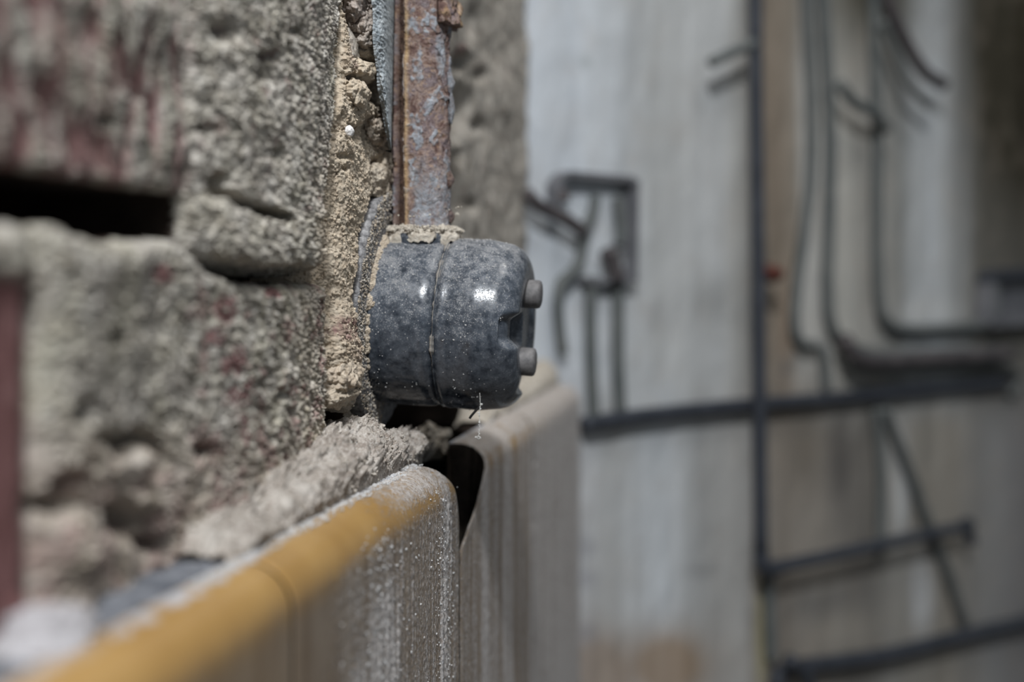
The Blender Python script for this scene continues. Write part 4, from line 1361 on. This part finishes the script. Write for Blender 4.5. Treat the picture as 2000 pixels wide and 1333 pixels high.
# flakes lifting off the right-hand edge
for i, (zc, w_, h_, an, kk) in enumerate([(0.0640, 0.0035, 0.012, 82, 1), (0.0725, 0.003, 0.008, 74, 1), (0.0385, 0.003, 0.006, 70, 0), (0.0255, 0.003, 0.005, 78, 0)]):
    a, b = ab(8, 20)
    ang = np.radians(an - 18 + 24 * a)
    rr = RP + 0.0006 + 0.0010 * np.sin(np.pi * b) * a + 0.0003 * fbm(a * 3, b * 4, oct=2, seed=850 + i)
    zc_ = zc + h_ * (b - 0.5) * (0.55 + 0.45 * np.cos((a - 0.5) * 2.4))
    P = (rr * np.cos(ang))[..., None] * d0 + (rr * np.sin(ang))[..., None] * d1 + (zc_ - pz0)[..., None] * Z
    Q = P - 0.0007 * (np.cos(ang)[..., None] * d0 + np.sin(ang)[..., None] * d1)
    v = np.vstack([P.reshape(-1, 3), Q.reshape(-1, 3)])
    m_ = np.tile([[0.9 * kk, 0, 0.3 * (1 - kk)]], (len(v), 1))
    link('paint_flake', mesh('paint_flake', v, [gridfaces(8, 20), gridfaces(8, 20, flip=True) + 160], True, {'mk': m_}), M['rust'], cond)

# ---------------------------------------------------------------- cobweb strand and dead insect under the switch
def at_depth(px, py, y):
    return np.array([(px - 1000) / F * y, y, (HOR - py) / F * y])


yw = 0.478
top = at_depth(937, 768, yw)
web = thing('cobweb_strand', 'thin dusty cobweb strand hanging from the underside of the black switch', 'cobweb', tuple(top))
path = spline([at_depth(x, y, yw) - top for x, y in [(937, 768), (938, 790), (936, 812), (937, 835), (934, 855)]], 12)
v, f = tube_data(path, 0.00006 + 0.00005 * np.abs(np.sin(np.arange(len(path)) * 1.7)), 6)
link('thread', mesh('thread', v, f), M['web'], web)
rng = np.random.default_rng(8)
kp = path[rng.integers(8, len(path), 26)] + rng.normal(0, 0.00016, (26, 3))
kp = np.vstack([kp, path[-1] + rng.normal(0, 0.0005, (16, 3))])
specks('dust_beads', kp, 0.00010 + 0.00022 * rng.random(len(kp)), M['web'], web, 3)
v, f = tube_data(spline([at_depth(917, 818, yw) - top, at_depth(922, 811, yw) - top, at_depth(931, 801, yw) - top, at_depth(936, 796, yw) - top], 6), 0.00042, 8)
link('insect_husk', mesh('insect_husk', v, f), M['blackbit'], web)

# ---------------------------------------------------------------- pipes and cables on the back wall
def bpath(pts, o):
    out = []
    for p in pts:
        oo = p[2] if len(p) > 2 else o
        t, z_ = b_of(p[0], p[1], oo)
        out.append(Bp(t, oo, z_))
    return np.array(out)


def run(name, label, cat, pts, o, R, mat, group=None, smooth=8, seg=14):
    p = bpath(pts, o)
    c = p[0].copy()
    path = spline(p - c, smooth)
    v, f = tube_data(path, R, seg)
    ob = link(name, mesh(name, v, f), M[mat])
    ob.location = c
    return tag(ob, label, cat, group)


def part_tube(name, pts, o, R, mat, root, c, smooth=8, seg=14):
    v, f = tube_data(spline(bpath(pts, o) - c, smooth), R, seg)
    return link(name, mesh(name, v, f), M[mat], root)


# main pipe: straight drop, elbow, arm rising to the right
c = bpath([(1481, 1112)], 0.018)[0]
mp = thing('steel_pipe', 'dark vertical steel pipe with an elbow at its foot and a side arm', 'pipe', tuple(c))
part_tube('pipe', [(1475, -260), (1476, 100), (1481, 500), (1484, 800), (1487, 1085)], 0.018, 0.0052, 'iron', mp, c)
part_tube('elbow', [(1487, 1078), (1488, 1100), (1497, 1111), (1520, 1110)], 0.018, 0.0060, 'iron', mp, c, 10)
part_tube('arm', [(1510, 1110), (1620, 1087), (1750, 1058), (1895, 1026)], 0.018, 0.0050, 'iron', mp, c)
part_tube('side_stub', [(1476, 84), (1440, 98), (1390, 122)], 0.018, 0.0040, 'cable', mp, c)
k = b_of(1482, 535, 0.012)
o = rock('rusty_clip', Bp(k[0] + 0.005, 0.019, k[1]) - c, np.array([Vb, Nb, Z]), (0.0115, 0.0085, 0.0062), 9, M['redrust'], mp, 0.2, 0.05, sub=ICO4)
part_tube('tee', [(1888, 1015), (1893, 1040), (1898, 1062)], 0.018, 0.0048, 'iron', mp, c)

run('steel_pipe', 'long dark pipe crossing nearly level below the open socket box', 'pipe',
    [(1140, 830), (1215, 818), (1350, 802), (1480, 790), (1640, 778), (1800, 763), (1965, 748)], 0.0065, 0.0053, 'iron')
run('steel_pipe', 'lowest dark pipe sloping up to the right at the bottom of the wall', 'pipe',
    [(1516, 1345), (1524, 1316), (1560, 1304), (1640, 1294), (1750, 1276), (1870, 1246), (2010, 1214), (2300, 1150)], 0.009, 0.0064, 'iron')
run('cable', 'short dark cable curling across the left end of the lowest pipe', 'cable', [(1540, 1290), (1565, 1308), (1578, 1330), (1590, 1375)], 0.022, 0.0052, 'iron')

cg = 'cables on the back wall'
run('cable', 'grey cable bowing to the left just right of the vertical steel pipe', 'cable',
    [(1572, -120), (1580, 60), (1586, 200), (1584, 340), (1571, 450), (1557, 560), (1552, 630), (1562, 668), (1590, 676)], 0.0060, 0.0044, 'cable', cg)
run('cable', 'straight grey cable second from the vertical pipe, turning right at its foot', 'cable',
    [(1604, -120), (1612, 60), (1622, 250), (1620, 420), (1617, 560), (1626, 640), (1660, 676), (1730, 694), (1840, 690), (1960, 686)], 0.0064, 0.0048, 'cable', cg)
run('cable', 'grey cable third from the vertical pipe, bent right below to the wall outlet', 'cable',
    [(1706, -120), (1708, 60), (1714, 250), (1713, 420), (1716, 560), (1728, 625), (1765, 644), (1850, 642), (1925, 634), (1942, 610), (1944, 552), (1975, 538), (2080, 534)], 0.0064, 0.0048, 'cable', cg)
run('cable', 'thick dark cable coming down slanting at the upper right', 'cable',
    [(1716, -120), (1738, 10), (1770, 85), (1805, 140), (1842, 166)], 0.0190, 0.0056, 'wire', cg)
run('cable', 'faint cable bending out to a loose end below the slanting dark cable', 'cable',
    [(1722, 40), (1752, 110), (1775, 165), (1812, 204)], 0.0190, 0.0036, 'cable', cg)
run('cable', 'short branch cable looping out across the third grey cable', 'cable',
    [(1640, 165), (1668, 200), (1705, 218), (1732, 252)], 0.0175, 0.0046, 'cable', cg)
run('cable', 'short vertical cable end joining the level dark pipe below the cable bend', 'cable',
    [(1606, 676), (1612, 720), (1614, 760)], 0.0060, 0.0042, 'cable', cg)
run('cable', 'dark upper cable of the level bundle above the crossing pipe', 'cable',
    [(1650, 662), (1668, 694), (1710, 706), (1800, 702), (1900, 696), (1975, 690)], 0.0195, 0.0062, 'wire', cg)
run('cable', 'pale lower cable of the level bundle, hooked down at its right end', 'cable',
    [(1655, 716), (1760, 722), (1880, 722), (1952, 718), (1984, 726), (1990, 748), (1972, 772)], 0.0060, 0.0036, 'cable', cg)
run('cable', 'thin slanting cable running down right from the crossing pipe to the lowest pipe', 'cable',
    [(1728, 797), (1748, 850), (1780, 930), (1812, 1020), (1848, 1110), (1880, 1205), (1884, 1218)], 0.0062, 0.0046, 'cable', cg)
run('cable', 'upright thin cable between the crossing pipe and the arm of the pipe elbow', 'cable',
    [(1710, 798), (1716, 850), (1722, 950), (1720, 1040), (1718, 1085)], 0.0058, 0.0042, 'cable', cg)
run('cable', 'grey cable hanging straight down under the pipe elbow', 'cable',
    [(1500, 1112), (1503, 1180), (1505, 1250), (1507, 1288)], 0.0062, 0.0046, 'cable', cg)

# wall outlet at the right edge (a shallow open metal box)
def frame_box(name, x0, y0, x1, y1, o, R, mat, root, c):
    part_tube(name, [(x0, y0), (x1, y0)], o, R, mat, root, c)


c = bpath([(1170, 550)], 0.004)[0]
jb = thing('socket_box', 'open grey socket box frame with loose wires and two conduit tubes below', 'socket box', tuple(c))


def rim(name, pts, depth, thick, root, c, mat):
    """a folded sheet-metal rim: strip running along pts, standing off the wall by depth"""
    p0 = []; p1 = []
    for (x, y) in pts:
        t, z_ = b_of(x, y, depth)
        p1.append((t, z_))
    p = np.array(p1)
    tg = np.gradient(p, axis=0); tg /= np.linalg.norm(tg, axis=1)[:, None]
    nn = np.stack([-tg[:, 1], tg[:, 0]], -1) * thick / 2
    rings = []
    for sgn, oo in ((1, -0.001), (1, depth), (-1, depth), (-1, -0.001)):
        q = p + sgn * nn
        rings.append(Bp(q[:, 0], np.full(len(q), oo), q[:, 1]) - c)
    v = np.stack(rings, 1).reshape(-1, 3)
    f = gridfaces(len(pts), 4, wrap_v=True)
    k = (len(pts) - 1) * 4
    return link(name, mesh(name, v, [f, np.array([[0, 1, 2, 3], [k + 3, k + 2, k + 1, k]])], False), M[mat], root)


def along(pts, n=6):
    out = []
    for p, q in zip(pts[:-1], pts[1:]):
        for t in np.linspace(0, 1, n, endpoint=False):
            out.append((p[0] + (q[0] - p[0]) * t, p[1] + (q[1] - p[1]) * t))
    out.append(pts[-1])
    return out


rim('rim_top', along([(1094, 400), (1093, 366), (1100, 348), (1116, 340), (1180, 345), (1236, 350), (1246, 362)]), 0.010, 0.0038, jb, c, 'box')
rim('rim_side', along([(1246, 352), (1245, 440), (1243, 550)]), 0.010, 0.0034, jb, c, 'box')
rim('rim_bottom', along([(1148, 549), (1190, 548), (1246, 545)]), 0.010, 0.0038, jb, c, 'box')
part_tube('conduit_tube', [(1153, 540), (1153, 620), (1155, 720), (1160, 822)], 0.0045, 0.0042, 'cable', jb, c)
part_tube('conduit_tube', [(1206, 540), (1207, 620), (1208, 720), (1212, 808)], 0.0045, 0.0042, 'cable', jb, c)
part_tube('wire', [(1163, 384), (1158, 412), (1146, 440), (1139, 470), (1131, 512), (1112, 538), (1096, 552), (1090, 590), (1093, 640), (1099, 690)], 0.0060, 0.0036, 'cable', jb, c)
part_tube('wire', [(1028, 378), (1052, 402), (1084, 418), (1110, 432), (1138, 452)], 0.011, 0.0044, 'wire', jb, c)
part_tube('wire', [(1098, 372), (1098, 395)], 0.009, 0.0048, 'wire', jb, c)
part_tube('wire', [(1207, 386), (1210, 412), (1213, 445), (1210, 480)], 0.007, 0.0040, 'cable', jb, c)
part_tube('wire', [(1186, 490), (1196, 512), (1205, 545)], 0.010, 0.0056, 'wire', jb, c)

c = bpath([(1965, 640)], 0.004)[0]
wb_ = thing('wall_outlet_box', 'dark shallow outlet box at the right edge where a grey cable ends', 'outlet box', tuple(c))
rim('rim_top', along([(1940, 552), (1946, 538), (1990, 533), (2060, 530)]), 0.016, 0.008, wb_, c, 'iron')
rim('rim_side', along([(1944, 540), (1942, 590), (1940, 634)]), 0.016, 0.008, wb_, c, 'box')
rim('rim_bottom', along([(1940, 632), (1990, 628), (2060, 622)]), 0.016, 0.008, wb_, c, 'box')
q = [b_of(x, y, 0.003) for x, y in [(1944, 630), (2060, 622), (2060, 533), (1944, 540)]]
v = [Bp(t, 0.003, z_) - c for t, z_ in q] + [Bp(t, -0.001, z_) - c for t, z_ in q]
f = np.array([[0, 1, 2, 3], [7, 6, 5, 4], [0, 4, 5, 1], [1, 5, 6, 2], [2, 6, 7, 3], [3, 7, 4, 0]])
link('back_plate', mesh('back_plate', np.array(v), f, False), M['box'], wb_)
